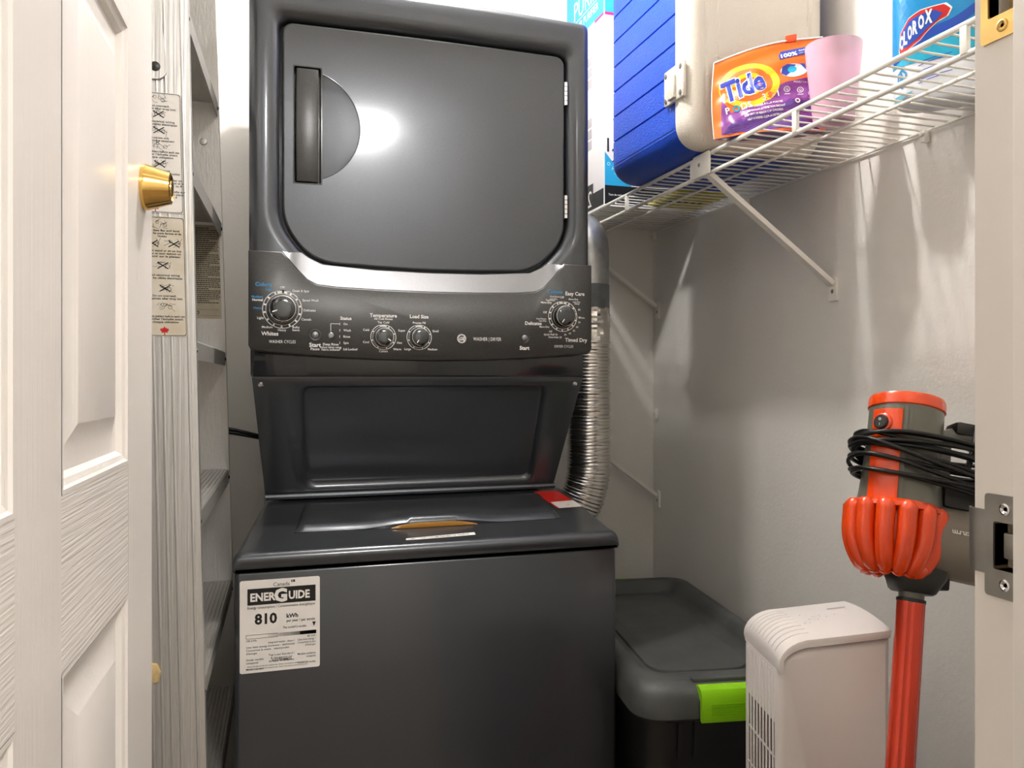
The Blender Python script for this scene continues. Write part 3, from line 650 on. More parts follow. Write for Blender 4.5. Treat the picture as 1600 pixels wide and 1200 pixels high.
# ------------------------------------------------------------------ wire shelf on the right wall
SZ = E(.4415); LXs, MX, BX = .838, .970, XR-.006; Y0, Y1 = .485, 2.190
SHF = thing('wire_shelf', 'white vinyl coated wire shelf fixed along the right hand wall', 'shelf', (XR-.003, 1.34, SZ))
def rod(name, x, z, r, parent=None):
    b = NB(); tube(b, [(x, Y0, z), (x, Y1, z)], r, 10); return obj(name, b, M_wire, parent or SHF)
rod('front_rail', LXs, SZ+.0005, .0042); rod('lip_rail', LXs+.002, E(.405), .0042); rod('middle_rail', MX, SZ-.005, .0030); rod('back_rail', BX, SZ-.004, .0026)
b = NB(); tube(b, [(LXs-.001, 0, -.003), (LXs+.0, 0, .0022), (LXs+.005, 0, .0035), (LXs+.02, 0, .002), (BX+.003, 0, .0)], .0018, 6); me = bpy.data.meshes.new('cross_wire'); bmesh.ops.recalc_face_normals(b, faces=b.faces); b.to_mesh(me); b.free()
y = Y0+.01
while y < Y1:
    o = link('cross_wire', me, M_wire, SHF, 60); o.location = (0, y, SZ); y += .0276
for y in (.795, 1.130, 1.462, 1.772, 2.10):
    bxo('lip_post', M_wire, SHF, LXs-.0035, LXs+.0035, y-.0055, y+.0055, E(.405), SZ, .001)
b = NB(); box(b, LXs-.010, LXs-.004, 1.384, 1.446, E(.400), SZ+.004, .003); hk = obj('brace_clip', b, M_wire, SHF)
b = NB(); lathe(b, (LXs-.0098, 1.420, E(.424)), (-1, 0, 0), [(0, .0042), (.0012, .003), (.0014, 0)], 14); obj('screw', b, M_nickel, hk)
def brace(parent, p, q, name='brace', w=.0085, plate=True):
    p, q = Vector(p), Vector(q); d = (q-p).normalized(); s = Vector((0, 1, 0)); n_ = d.cross(s).normalized(); s = n_.cross(d)
    L = []
    pr = [(-w, -.005), (w, -.005), (w, .005), (w-.002, .005), (w-.002, -.003), (-w+.002, -.003), (-w+.002, .005), (-w, .005)]
    b = NB(); loft(b, [[t+s*a+n_*c for a, c in pr] for t in (p, q)]); o = obj(name, b, M_wire, parent, 30)
    if plate:
        b = NB(); yc = q.y; pts = rpoly([(yc-.0125, q.z-.036, .003), (yc+.0125, q.z-.036, .003), (yc+.0125, q.z+.014, .012), (yc-.0125, q.z+.014, .012)], 4)
        loft(b, [[Vector((XR-.0005, t.x, t.y)) for t in pts], [Vector((XR-.005, t.x, t.y)) for t in pts], [Vector((XR-.006, t[0], t[1])) for t in off([(t.x, t.y) for t in pts], .001)]], True, True)
        pt = obj('wall_plate', b, M_wire, o)
        b = NB(); lathe(b, (XR-.0058, yc, q.z-.016), (-1, 0, 0), [(0, .0045), (.0012, .003), (.0014, 0)], 14); obj('screw', b, M_nickel, pt)
    return o
brace(SHF, (LXs+.004, 1.408, E(.405)), (XR-.008, 1.392, E(.196))); brace(SHF, (LXs+.004, 2.165, E(.405)), (XR-.008, 2.165, E(.215)))
for y in (1.147, 1.698, 2.175):
    b = NB(); box(b, XR-.014, XR-.001, y-.006, y+.006, SZ-.024, SZ-.002, .003); lathe(b, (XR-.014, y, SZ-.009), (-1, 0, 0), [(0, .005), (.004, .004), (.005, 0)], 12); obj('wall_clip', b, M_wire, SHF)
ob = thing('shelf_brace', 'loose-ended white shelf brace left low on the wall behind the duct', 'brace', (XR-.004, 2.165, E(-.34)))
brace(ob, (.842, 2.165, E(-.145)), (XR-.008, 2.165, E(-.345)), 'brace_arm')
b = NB(); box(b, XR-.012, XR-.0005, 2.163, 2.180, E(-.118), E(-.088), .004); lathe(b, (XR-.012, 2.1715, E(-.100)), (-1, 0, 0), [(0, .004), (.002, .003), (.003, 0)], 12); tag(obj('shelf_clip', b, M_wire), 'small white shelf clip alone on the wall beside the corner', 'clip')

# ------------------------------------------------------------------ dryer vent duct
DU = thing('dryer_duct', 'galvanised vent pipe taped to a crinkled flexible foil duct', 'duct', (.76, 1.95, E(-.55)))
px_, py_ = .7765, 1.862
b = NB(); tube(b, [(px_, py_, E(.215)), (px_, py_, E(.30)), (px_, py_, E(.315))]+[(px_, py_+.056*(1-math.cos(a)), E(.315)+.056*math.sin(a)) for a in (PI/8, PI/4, 3*PI/8, PI/2)]+[(px_, YB-.003, E(.371))], .0500, 32); obj('rigid_pipe', b, M_galv, DU)
b = NB(); lathe(b, (px_, py_, E(.172)), (0, 0, 1), [(0, .0508), (.001, .0516), (.060, .0514), (.061, .0506)], 36); obj('duct_tape', b, M_tape, DU)
rnd = random.Random(5); b = NB(); L = []
for i in range(16):
    z = E(.175)-.0055*i; L.append([Vector((px_+(.0512+rnd.uniform(-.002, .0032))*math.cos(2*PI*k/36), py_+(.0512+rnd.uniform(-.002, .0032))*math.sin(2*PI*k/36), z)) for k in range(36)])
loft(b, L); obj('foil_wrap', b, M_foil, DU, 10)
path = []
for i in range(301):
    t = i/300; z = .093-.50*t; sx = -.012*math.sin(PI*min(1, t/.7))*0-.075*max(0, (t-.62)/.38)**1.8; path.append(Vector((px_+.0+sx, py_+.02*max(0, (t-.6)/.4)**1.5, E(z))))
rr = []; 
for i in range(301): k = i % 5; jit = random.Random(i//5).uniform(-.0012, .0012); rr.append(.0520+.0016*(i/300)+jit+(.0018 if k in (1, 2) else -.0010 if k == 4 else .0004))
b = NB(); tube(b, path, .054, 32, rr=rr); obj('flexible_hose', b, M_foil, DU, 25)

# ------------------------------------------------------------------ carton on the shelf
ST = SZ+.0058
BXc = thing('carton', 'white and blue printed cardboard carton on the shelf next to the dryer', 'box', (.975, 2.05, ST))
cx0, cx1, cy0, cy1, cz1 = .840, 1.10, 1.913, 2.178, ST+.66
bxo('box_body', M_card, BXc, cx0, cx1, cy0, cy1, ST, cz1, .0025)
ff = lambda a, c: Vector((cx0+a, cy0-.0004, ST+c)); ff2 = lambda a, c: Vector((cx0+a, cy0-.0008, ST+c)); ff3 = lambda a, c: Vector((cx0+a, cy0-.0012, ST+c))
gf = lambda a, c: Vector((cx0-.0004, cy0+a, ST+c)); gf2 = lambda a, c: Vector((cx0-.0008, cy0+a, ST+c)); gf3 = lambda a, c: Vector((cx0-.0012, cy0+a, ST+c))
fw, fd, bh = cx1-cx0, cy1-cy0, .66
zm = .938-(ST-EYE)
for nm, m, fn, ar in (('printed_band', M_cyan, ff, (.002, fw-.002, zm+.008, bh-.002)), ('printed_band', M_cyan, gf, (.002, fd-.002, zm+.008, bh-.002)), ('printed_line', M_magenta, ff, (.002, fw-.002, zm, zm+.008)), ('printed_line', M_magenta, gf, (.002, .06, zm, zm+.008)), ('printed_base', M_ink, ff, (.002, fw-.002, .003, .052)), ('printed_base', M_ink, gf, (.002, fd-.002, .003, .045))):
    b = NB(); rect(b, fn, *ar); prn(nm, b, m, BXc)
b = NB(); poly(b, ff, [(.002, .052), (.078, .052), (.002, .138)]); prn('printed_triangle', b, M_cyan, BXc)
b = NB(); text(b, ff2, '1', .011, .138, .052, bold=.0); text(b, ff2, '2', .033, .112, .052, bold=.0); text(b, ff2, 'Q', .036, .212, .030); text(b, ff2, 'Relx', .058, .470, .012, 'L')
prn('carton_lettering', b, M_ink, BXc)
b = NB()
for i, ch in enumerate('OYOA'): text(b, ff2, ch, .010+.0105*i, .104-.0118*i, .012, rot=math.radians(-45))
text(b, ff2, 'Taux de nettoyage du son', .012, .026, .007, 'L', bold=.02)
prn('carton_lettering', b, M_pw, BXc)
b = NB()
for z in (.165, .195, .225, .330, .360, .390): rect(b, gf2, .080, .150, z, z+.025)
prn('carton_picture', b, M_greyp, BXc)
b = NB(); rect(b, gf2, .070, .115, .005, .072); prn('carton_badge', b, M_ink, BXc)
b = NB(); rect(b, gf2, .120, .170, .005, .060); prn('carton_badge', b, M_cyan, BXc)
b = NB(); text(b, gf3, '2', .0925, .012, .062); text(b, gf3, '2', .145, .010, .055)
# lettering runs from back to front on this face
prn('carton_lettering', b, M_pw, BXc)
gm = lambda a, c: Vector((cx0-.0010, cy1-a, ST+c))
b = NB(); text(b, gm, 'PURIFI', .060, .555, .075, 'L', width=.17); text(b, gm, 'AIR PURIFIER', .080, .520, .030, 'L', width=.15); line(b, gm, (.03, .548), (.24, .548), .002)
prn('carton_lettering', b, M_pw, BXc)

# ------------------------------------------------------------------ cooler on end
CO = thing('cooler', 'blue ribbed picnic cooler with cream lid standing on end on shelf', 'cooler', (.93, 1.55, ST))
kx0, kx1, kz0, kz1 = .775, 1.082, ST+.0005, ST+.56
prof = []
for i in range(9): a = PI+PI/2*i/8; prof.append((kx0+.055+.055*math.cos(a), kz0+.045+.045*math.sin(a)))
for i in range(7): a = -PI/2+PI/2*i/6; prof.append((kx1-.04+.04*math.cos(a), kz0+.04+.04*math.sin(a)))
for i in range(7): a = PI/2*i/6; prof.append((kx1-.04+.04*math.cos(a), kz1-.04+.04*math.sin(a)))
for i in range(7): a = PI/2+PI/2*i/6; prof.append((kx0+.04+.04*math.cos(a), kz1-.04+.04*math.sin(a)))
for i in range(8, -1, -1):
    z = E(.4885+.0572*i)
    if z < kz1-.05: prof += [(kx0, z+.0022), (kx0+.0032, z+.0008), (kx0+.0032, z-.0008), (kx0, z-.0022)]
xm = (kx0+kx1)/2; zm_ = (kz0+kz1)/2
def sc(p, f): return (p[0]+(f if p[0] < xm else -f)*min(1, abs(p[0]-xm)/.1), p[1]+(f if p[1] < zm_ else -f)*min(1, abs(p[1]-zm_)/.1))
b = NB(); loft(b, [[Vector((q[0], yy, q[1])) for q in (sc(p, ins) for p in prof)] for yy, ins in ((1.725, .02), (1.722, .008), (1.715, .002), (1.70, 0), (1.412, .0))]); obj('body', b, M_blue, CO, 28)
lc = [(kx0-.004, kz0+.0, .055), (kx1+.003, kz0+.0, .05), (kx1+.003, kz1, .05), (kx0-.004, kz1, .05)]
b = NB(); loft(b, [[Vector((p.x, yy, p.y)) for p in rpoly(off(lc, ins), 8)] for yy, ins in ((1.4115, 0), (1.396, -.0005), (1.385, .002), (1.374, .008), (1.3675, .018), (1.366, .030), (1.366, .036), (1.3675, .038), (1.3675, .041), (1.366, .043), (1.366, .05))], True, True); cl = obj('lid', b, M_cream, CO, 40)
for z0, z1 in ((E(.500), E(.604)), (E(.614), E(.80)), (E(.81), E(.95))):
    b = NB(); o0 = [(.835, z0, .006), (1.020, z0, .006), (1.020, z1, .006), (.835, z1, .006)]
    loft(b, [[Vector((p.x, yy, p.y)) for p in rpoly(off(o0, ins), 4)] for yy, ins in ((1.3665, 0), (1.3640, .0025), (1.3635, .006))], False, True); obj('lid_panel', b, M_cream, cl, 30)
b = NB(); box(b, kx0-.0095, kx0-.001, 1.372, 1.450, E(.540), E(.610), .004); lt_ = obj('latch', b, M_cream, CO)
b = NB(); box(b, kx0-.016, kx0-.009, 1.398, 1.425, E(.545), E(.590), .003); obj('latch_tab', b, M_cream, lt_)
for y in (1.382, 1.440):
    for z in (E(.550), E(.600)):
        b = NB(); lathe(b, (kx0-.0093, y, z), (-1, 0, 0), [(0, .006), (.0015, .005), (.002, 0)], 12); obj('screw', b, M_nickel, lt_)

# flat yellow packet under the cooler edge
b = NB(); box(b, .93, 1.09, 1.565, 1.69, ST-.0, ST+.0, 0) if False else box(b, .955, 1.095, 1.735, 1.895, ST, ST+.010, .002); yp_ = tag(obj('paper_packet', b, M_yelpaper), 'flat yellow packet lying on the wire shelf behind the cooler', 'packet')
b = NB(); uf = lambda a, c: Vector((.965+a, 1.755+c, ST-.0003)); [rect(b, uf, .015+.02*k, .028+.02*k, .05, .075) for k in range(5)]; prn('packet_print', b, M_kprint, yp_)

# ------------------------------------------------------------------ detergent pouch
PO = thing('detergent_pouch', 'shiny orange and purple laundry pod pouch on the wire shelf', 'pouch', (.93, 1.33, ST))
pA = Vector((.812, 1.338, 0)); pU = Vector((.152, -.088, 0)).normalized(); pN = Vector((pU.y, -pU.x, 0)); PW = .196; PK = PW/.176
def ptop(a): t = a/PW; return .152+.034*t+.011*math.sin(PI*t)
def pbulge(a, c):
    t = min(1, max(0, a/PW)); h = min(1, max(0, c/ptop(a)))
    e = min(1, t/.12, (1-t)/.12)
    return .026*(1-h**1.6)*e**.6*(math.sin(PI*t)**.6)+.0022*math.sin(a*170+c*60)*e*(1-h)*1.0+.0018*math.sin(c*140-a*45)*e
def PF(o=0, side=1):
    def f(a, c):
        tilt = pN*(-.030*c/.17)*1.0
        sk = 0 if a > PW*.5 else -.004*math.sin(PI*min(1, c/.15))
        return pA+pU*(a+sk)+tilt+pN*(.010+side*(pbulge(a, c)+.0008+o))+Vector((0, 0, ST+c))
    return f
def pouch_side(side):
    b = NB(); n, m = 44, 40; f = PF(0, side)
    R = [[b.verts.new(f(PW*i/n, ptop(PW*i/n)*j/m)) for i in range(n+1)] for j in range(m+1)]
    for j in range(m):
        for i in range(n): b.faces.new((R[j][i], R[j][i+1], R[j+1][i+1], R[j+1][i]))
    return b
obj('pouch_front', pouch_side(1), M_orange, PO, 80); obj('pouch_back', pouch_side(-1), M_orange, PO, 80)
gus = NB(); loft(gus, [[PF(0, 1)(PW*i/30, 0.0003) for i in range(31)], [PF(0, -1)(PW*i/30, 0.0003) for i in range(31)]], closed=False); obj('pouch_gusset', gus, M_violet, PO)
def pprint(name, m, o, build):
    b = NB(); f0 = PF(o); build(b, lambda a, c: f0(a*PK, c*PK)); return prn(name, b, m, PO)
q = [(.012, 0.004), (.165, .004), (.166, .098), (.150, .094), (.118, .088), (.100, .080), (.088, .064), (.060, .048), (.030, .040), (.016, .066)]
pprint('purple_field', M_purple, .0007, lambda b, f: poly(b, f, q, 4))
pprint('violet_field', M_violet, .0010, lambda b, f: (poly(b, f, [(.014, .005), (.150, .005), (.135, .030), (.100, .038), (.070, .034), (.030, .022)], 4), poly(b, f, [(.095, .040), (.160, .036), (.158, .052), (.120, .056)], 3)))
def halo(b, f):
    ring(b, f, .058, .088, .036, .047, 60, asp=.86); ring(b, f, .058, .088, .018, .027, 60, asp=.8)
pprint('bullseye', M_yellow, .0011, halo)
pprint('bullseye', M_orange, .0009, lambda b, f: disc(b, f, .058, .088, .046, .040, 40, 3))
pprint('lettering_outline', M_pw, .0014, lambda b, f: text(b, f, 'Tide', .054, .069, .052, bold=.075, rot=math.radians(17), width=.072, shear=.12))
pprint('lettering', M_tblue, .0018, lambda b, f: text(b, f, 'Tide', .054, .069, .052, bold=.035, rot=math.radians(17), width=.070, shear=.12))
def pods(b, f):
    text(b, f, 'P', .026, .0395, .0150, bold=.02, rot=math.radians(10)); text(b, f, 'DS', .056, .0455, .0150, bold=.02, rot=math.radians(12))
    text(b, f, '3', .084, .0575, .0150, bold=.01, rot=math.radians(10)); text(b, f, '1', .103, .0630, .0150, bold=.01, rot=math.radians(10)); text(b, f, 'in', .094, .0640, .0060)
    for i, s in enumerate(('NE PAS LAISSER A LA PORTEE', 'DES ENFANTS ATTENTION IRRITANT', 'KEEP OUT OF REACH OF CHILDREN', 'HELP A DEEPER CLEAN DETERGENT')): text(b, f, s, .080+.004*(i % 2), .0480-.0075*i, .0050, rot=math.radians(7), width=.058, bold=.015)
    for a, c in ((.116, .074), (.137, .0725), (.154, .0650)): ring(b, f, a, c, .0042, .0050, 24); text(b, f, 'Q', a, c-.002, .006); text(b, f, 'clean', a, c-.0095, .0045)
    text(b, f, 'PROUDLY 3 IN 1 DEEP', .142, .0840, .0045, width=.030, rot=math.radians(-5)); ring(b, f, .132, .0525, .0022, .0042, 20)
pprint('lettering', M_pw, .0018, pods)
pprint('logo_dot', M_lteal, .0018, lambda b, f: ring(b, f, .039, .0470, .0030, .0058, 24))
pprint('banner', M_navy, .0010, lambda b, f: poly(b, f, [(.106, .130), (.165, .1405), (.168, .1545), (.109, .1465), (.105, .140)], 4))
pprint('lettering', M_pw, .0016, lambda b, f: (text(b, f, '100%', .122, .1345, .0115, bold=.03, rot=math.radians(8), width=.026), text(b, f, 'dissolves even in', .150, .1455, .0042, rot=math.radians(8), width=.026, bold=.02), text(b, f, 'cold water pods', .150, .1405, .0038, rot=math.radians(8), width=.026)))
def pod(b, f): disc(b, f, .128, .1085, .021, .0125, 30, 3)
pprint('pod_picture', M_jug, .0012, pod)
pprint('pod_picture', M_navy, .0015, lambda b, f: poly(b, f, [(.108, .104), (.110, .116), (.118, .121), (.132, .119), (.126, .113), (.122, .105), (.116, .099)], 3))
pprint('pod_picture', M_lteal, .0018, lambda b, f: disc(b, f, .1255, .111, .007, .0058, 20, 2))
pprint('pod_picture', M_ldblue, .0016, lambda b, f: poly(b, f, [(.138, .121), (.146, .121), (.148, .108), (.144, .114)], 2))
# white reflecting seam and zip
b = NB(); edge = [PF(.0010)(.0+PW*i/40, ptop(PW*i/40)-.0002) for i in range(41)]; tube(b, edge, .0016, 6); obj('top_seal', b, M_pw, PO)
b = NB(); tube(b, [PF(0, 0)(.0002, ptop(0)*i/20) for i in range(21)], .0012, 6); obj('side_seal', b, M_pw, PO)
b = NB(); P1 = PF(0, 0)(.140, ptop(.140)); box(b, -.010, .010, -.005, .005, -.004, .010, .002, fn=lambda x, y, z: P1+pU*x+pN*y+Vector((0, 0, z+.1*x))); obj('zip_slider', b, M_vorange, PO)

# pink measuring cup with a dark cap inside
CU = thing('plastic_cup', 'translucent pink plastic cup with a dark purple cap inside', 'cup', (.957, 1.185, ST))
b = NB(); lathe(b, (.957, 1.185, ST+.0005), (0, 0, 1), [(0, .001), (0, .030), (.003, .034), (.12, .0465), (.136, .0475), (.1365, .0462), (.12, .0450), (.004, .0325), (.0035, .001)], 40); obj('cup_wall', b, M_pink, CU)
b = NB(); lathe(b, (.962, 1.180, ST+.0045), (.15, -.1, 1), [(0, .018), (.004, .021), (.026, .022), (.030, .018), (.031, .001)], 24); obj('cap', b, M_dpurple, CU)

# bleach jug
JU = thing('bleach_jug', 'white cleaning jug with blue label at the doorway end of shelf', 'bottle', (1.06, 1.06, ST))
jU = Vector((.68, -.733, 0)); jN = Vector((-.733, -.68, 0)); jc = Vector((1.060, 1.048, 0)); JA, JB = .074, .040
def jpt(th, z, f=1, o=0):
    ca, sa = math.cos(th), math.sin(th); e = .72
    x = JA*f*math.copysign(abs(ca)**e, ca); y = JB*f*math.copysign(abs(sa)**e, sa)
    p = jc+jU*x+jN*y
    d = (p-jc).normalized() if (p-jc).length > 1e-6 else Vector((0, 0, 0))
    return p+d*o+Vector((0, 0, ST+z))
b = NB(); loft(b, [[jpt(2*PI*k/48, z, f) for k in range(48)] for z, f in ((.0005, .84), (.003, .91), (.012, .98), (.03, 1), (.20, 1), (.235, .97), (.265, .80), (.29, .5), (.31, .30), (.335, .28))]); obj('jug_body', b, M_jug, JU, 50)
b = NB(); lathe(b, jc+Vector((0, 0, ST+.335)), (0, 0, 1), [(0, .022), (.002, .024), (.03, .024), (.032, .02)], 28); obj('cap', b, M_ldblue, JU)
def JF(o):
    def f(a, c):   # a 0..1 left to right over the face, c height
        th = PI*(1-(.10+.86*a))
        return jpt(th, c-.038, 1, .0006+o)
    return f
def jprint(name, m, o, build, em=False):
    b = NB(); f0 = JF(o); build(b, (lambda a, c: f0(.115+.80*a, .153+(c-.16)*.80)) if em else f0); return prn(name, b, m, JU)
def grid(b, f, a0, a1, c0, c1, n=20, k=6, skew=0):
    R = [[b.verts.new(f(a0+(a1-a0)*i/n, c0+skew*i/n+(c1-c0)*j/k)) for i in range(n+1)] for j in range(k+1)]
    for j in range(k):
        for i in range(n): b.faces.new((R[j][i], R[j][i+1], R[j+1][i+1], R[j+1][i]))
jprint('label_field', M_lteal, .0003, lambda b, f: grid(b, f, -.1, 1.1, .100, .270, 30))
jprint('label_field', M_lblue, .0006, lambda b, f: poly(b, f, [(-.1, .112), (.30, .120), (1.08, .190), (1.08, .268), (-.1, .268)], 4))
jprint('label_swoosh', M_ldblue, .0009, lambda b, f: poly(b, f, [(.02, .104), (.20, .112), (.55, .150), (.98, .205), (.98, .222), (.50, .160), (.20, .124), (.02, .112)], 4))
hx = [(.04, .128), (.06, .160), (.18, .186), (.30, .196), (.44, .199), (.47, .188), (.45, .174), (.30, .138), (.16, .122), (.05, .119)]
hc = (.25, .160)
jprint('emblem', M_pw, .0012, lambda b, f: poly(b, f, [(hc[0]+(x-hc[0])*1.05, hc[1]+(z-hc[1])*1.06) for x, z in hx], 3), True)
jprint('emblem', M_red, .0015, lambda b, f: poly(b, f, hx, 3), True)
jprint('emblem', M_ldblue, .0020, lambda b, f: poly(b, f, [(hc[0]+(x-hc[0])*.86, hc[1]+(z-hc[1])*.78) for x, z in hx], 3), True)
def clor(b, f):
    n_ = 'CLOROX'
    for i, ch in enumerate(n_): t = i/5; text(b, f, ch, .085+.285*t, .1290+.0390*t, .036, bold=.05, width=.052)
jprint('lettering', M_pw, .0024, clor, True)
def jsmall(b, f):
    ring(b, f, .20, .083, .009, .012, 20, asp=1.0) if False else None
    for i in range(3):
        for j in range(2): grid(b, f, .34, .34+.16-.03*j, .098-.014*i-.005*j, .0992-.014*i-.005*j, 6, 1, .008)
jprint('small_print', M_tblue, .0006, jsmall)
jprint('droplet_mark', M_lblue, .0006, lambda b, f: loft(b, [[f(.17+.07*s*math.cos(a), .080+.017*s*math.sin(a)) for a in [2*PI*k/6+PI/6 for k in range(6)]] for s in (1, .72)], False, False))
jprint('droplet_mark', M_lblue, .0008, lambda b, f: poly(b, f, [(.14, .078), (.17, .071), (.20, .078), (.17, .092)], 2))
jprint('label_tint', M_teal, .0005, lambda b, f: poly(b, f, [(.05, .040), (.25, .050), (.30, .056), (.05, .052)], 3))

# ------------------------------------------------------------------ storage tote in the corner
TO = thing('storage_tote', 'black storage tote with dark grey lid and lime green latches', 'storage bin', (.622, 1.272, 0), math.radians(-9), world=False)
TW, TL, TZ = .368, .775, .632
b = NB()
loft(b, [rrect(.045, TW-.045, .06, TL-.06, .05, 0.002), rrect(.04, TW-.04, .055, TL-.055, .05, .02), rrect(.018, TW-.018, .028, TL-.028, .055, TZ-.075), rrect(.010, TW-.010, .018, TL-.018, .055, TZ-.070), rrect(.010, TW-.010, .018, TL-.018, .055, TZ-.05)]); tb = obj('tote_body', b, M_tote, TO, 40)
for x in (.085, .115, .255, .285):
    bb = NB(); loft(bb, [[(x-.004, .033+.03*(1-z/.55), z), (x+.004, .033+.03*(1-z/.55), z), (x+.004, .021+.03*(1-z/.55), z), (x-.004, .021+.03*(1-z/.55), z)] for z in (TZ-.14, TZ-.071)]); obj('rib', bb, M_tote, tb)
b = NB()
loft(b, [rrect(.004, TW-.004, .008, TL-.008, .06, TZ-.060, 8), rrect(0, TW, 0, TL, .065, TZ-.058, 8), rrect(.001, TW-.001, .002, TL-.001, .065, TZ-.022, 8), rrect(.006, TW-.006, .010, TL-.006, .062, TZ-.010, 8), rrect(.014, TW-.014, .024, TL-.014, .058, TZ-.002, 8), rrect(.022, TW-.022, .040, TL-.022, .055, TZ, 8),
         rrect(.034, TW-.034, .060, TL-.034, .050, TZ, 8), rrect(.040, TW-.040, .078, TL-.040, .048, TZ-.004, 8), rrect(.044, TW-.048, .110, TL-.046, .045, TZ-.022, 8), rrect(.048, TW-.056, .128, TL-.052, .045, TZ-.032, 8), rrect(.076, TW-.084, .150, TL-.085, .055, TZ-.033, 8), rrect(.0775, TW-.0855, .1515, TL-.0865, .055, TZ-.0285, 8), rrect(.081, TW-.089, .155, TL-.090, .055, TZ-.0275, 8)])
tl_ = obj('tote_lid', b, M_totelid, TO, 50)
for name, y, s in (('latch', 0, 1), ('latch', TL, -1)):
    b = NB(); pr = [(.016, .002), (.006, .004), (-.006, 0), (-.012, -.010), (-.014, -.050), (-.010, -.056), (-.004, -.054), (-.003, -.020), (.010, -.012), (.018, -.006)]
    loft(b, [[(x, y+s*p[0]-.0*s, TZ-.006+p[1]) for p in pr] for x in ((.112, .256) if s > 0 else (.06, .204))]); o = obj(name, b, M_lime, TO, 40)
    for k in range(6):
        rb = NB(); box(rb, .128, .240, min(y-s*.0138, y-s*.0150), max(y-s*.0138, y-s*.0150), TZ-.030-.004*k, TZ-.028-.004*k); obj('grip_line', rb, M_lime, o)
b = NB(); box(b, .108, .260, .022, .034, TZ-.003, TZ+.0035, .001); obj('latch_seat', b, M_totelid, tl_)

# ------------------------------------------------------------------ white tower air purifier
AP = thing('air_purifier', 'white tower air purifier with slotted front beside the red vacuum tube', 'air purifier', (.734, 1.030, 0), math.radians(-15), world=False)
AL, AW = .172, .158
def apz(x):  # top profile over the depth
    if x <= 0: return .742
    if x < .055: t = x/.055; return .742+.040*math.sqrt(max(0, 1-(1-t)**2))
    return .782+.012*(x-.055)/(AL-.055)
xs = [0, .001, .003, .007, .013, .021, .030, .042, .055, .08, .11, .14, .165, AL]
def apsec(y, ins, dz=0, zb=0): return [Vector((max(ins, min(AL-ins, x)), y, apz(x)+dz-ins*.8)) for x in xs]+[Vector((AL-ins, y, zb)), Vector((ins, y, zb))]
def apnotch(y): return apsec(y, 0, -.014)+[Vector((0, y, .12)), Vector((.07, y, .12)), Vector((.07, y, .652)), Vector((0, y, .652))]
b = NB(); loft(b, [apsec(y, i, -.014) for y, i in ((0, .010), (.003, .004), (.010, 0), (.016, 0))]); loft(b, [apnotch(.016), apnotch(.142)], False, False); loft(b, [apsec(y, i, -.014) for y, i in ((.142, 0), (AW-.010, 0), (AW-.003, .004), (AW, .010))]); apb = obj('purifier_body', b, M_ivory, AP, 35)
def crown(y): return .006*(1-((y-AW/2)/(AW/2))**2)
b = NB(); loops = []
for y, i in ((-.002, .006), (-.001, .001), (.004, -.001), (.03, -.001), (.06, -.001), (AW/2, -.001), (.10, -.001), (.13, -.001), (AW-.004, -.001), (AW+.001, .001), (AW+.002, .006)):
    up = [Vector((max(i-.001, min(AL-i+.001, x)), y, apz(x)+crown(y)+(0 if i < .004 else -.003))) for x in xs]
    dn = [Vector((max(i+.002, min(AL-i-.002, x)), y, apz(x)-.011)) for x in xs[::-1]]
    loops.append(up+dn)
loft(b, loops); apt = obj('top_panel', b, M_ivory, AP, 45)
for k in range(9):
    y = .022+.0142*k
    bxo('slat', M_ivory, AP, -.0009, .0005, y-.0030, y+.0030, .10, .728, .0004)
    tb_ = NB(); pts = [(x-.0008, y, apz(x)+crown(y)) for x in xs[2:9]]; tube(tb_, pts, .0006, 6); obj('top_rib', tb_, M_ivory, apt)
bxo('filter', M_filter, AP, .012, .068, .018, .140, .122, .650, .002)
for z in (.30, .36, .42, .48, .54, .60): bxo('vent_bar', M_ivory, AP, -.0007, .0004, .016, .142, z-.0022, z+.0022, .0005)
b = NB()
for x, y in ((.075, .070), (.085, .080), (.097, .085), (.088, .066), (.105, .075), (.120, .080), (.062, .055), (.070, .095)): disc(b, lambda a, c: Vector((a, c, apz(a)+crown(c)+.0004)), x, y, .0013, n=10)
for i in range(3): ring(b, lambda a, c: Vector((a, c, apz(a)+crown(c)+.0004)), .092-.012*i, .078-.01*i, .0042, .0046, 16)
line(b, lambda a, c: Vector((a, c, apz(a)+crown(c)+.0004)), (.122, .112), (.152, .112), .006)
prn('control_print', b, M_greyp, apt)

# ------------------------------------------------------------------ stick vacuum leaning on the right wall
vO = Vector((.954, 1.013, E(-.034))); vw = Vector((.255, .182, .946)).normalized(); vr = Vector((.9553, -.2957, 0)); ve = (vr-vw*vr.dot(vw)).normalized(); vg = vw.cross(ve).normalized()
def VP(a, bb, c): return vO+ve*a+vg*bb+vw*c
VA = thing('stick_vacuum', 'orange and grey corded stick vacuum leaning against the right wall', 'vacuum', (.75, .86, 0))
def vl(name, o, d, prof, m, seg=40, parent=None, **k): b = NB(); lathe(b, o, d, prof, seg, **k); return obj(name, b, m, parent or VA)
vl('cap_ring', VP(0, 0, -.019), vw, [(0, .0535), (.001, .0548), (.014, .0548), (.0185, .053), (.0195, .049), (.0195, .030), (.016, .028), (.016, 0)], M_vorange)
b = NB(); loops = []
for c, ra, rb, sh in ((-.018, .0525, .0525, 0), (-.06, .0530, .053, 0), (-.11, .0545, .054, -.001), (-.150, .0575, .056, -.001), (-.170, .060, .056, -.002)):
    loops.append([VP(sh+ra*math.cos(2*PI*k/48), rb*math.sin(2*PI*k/48), c) for k in range(48)])
loft(b, loops); mb = obj('motor_body', b, M_vgrey, VA, 40)
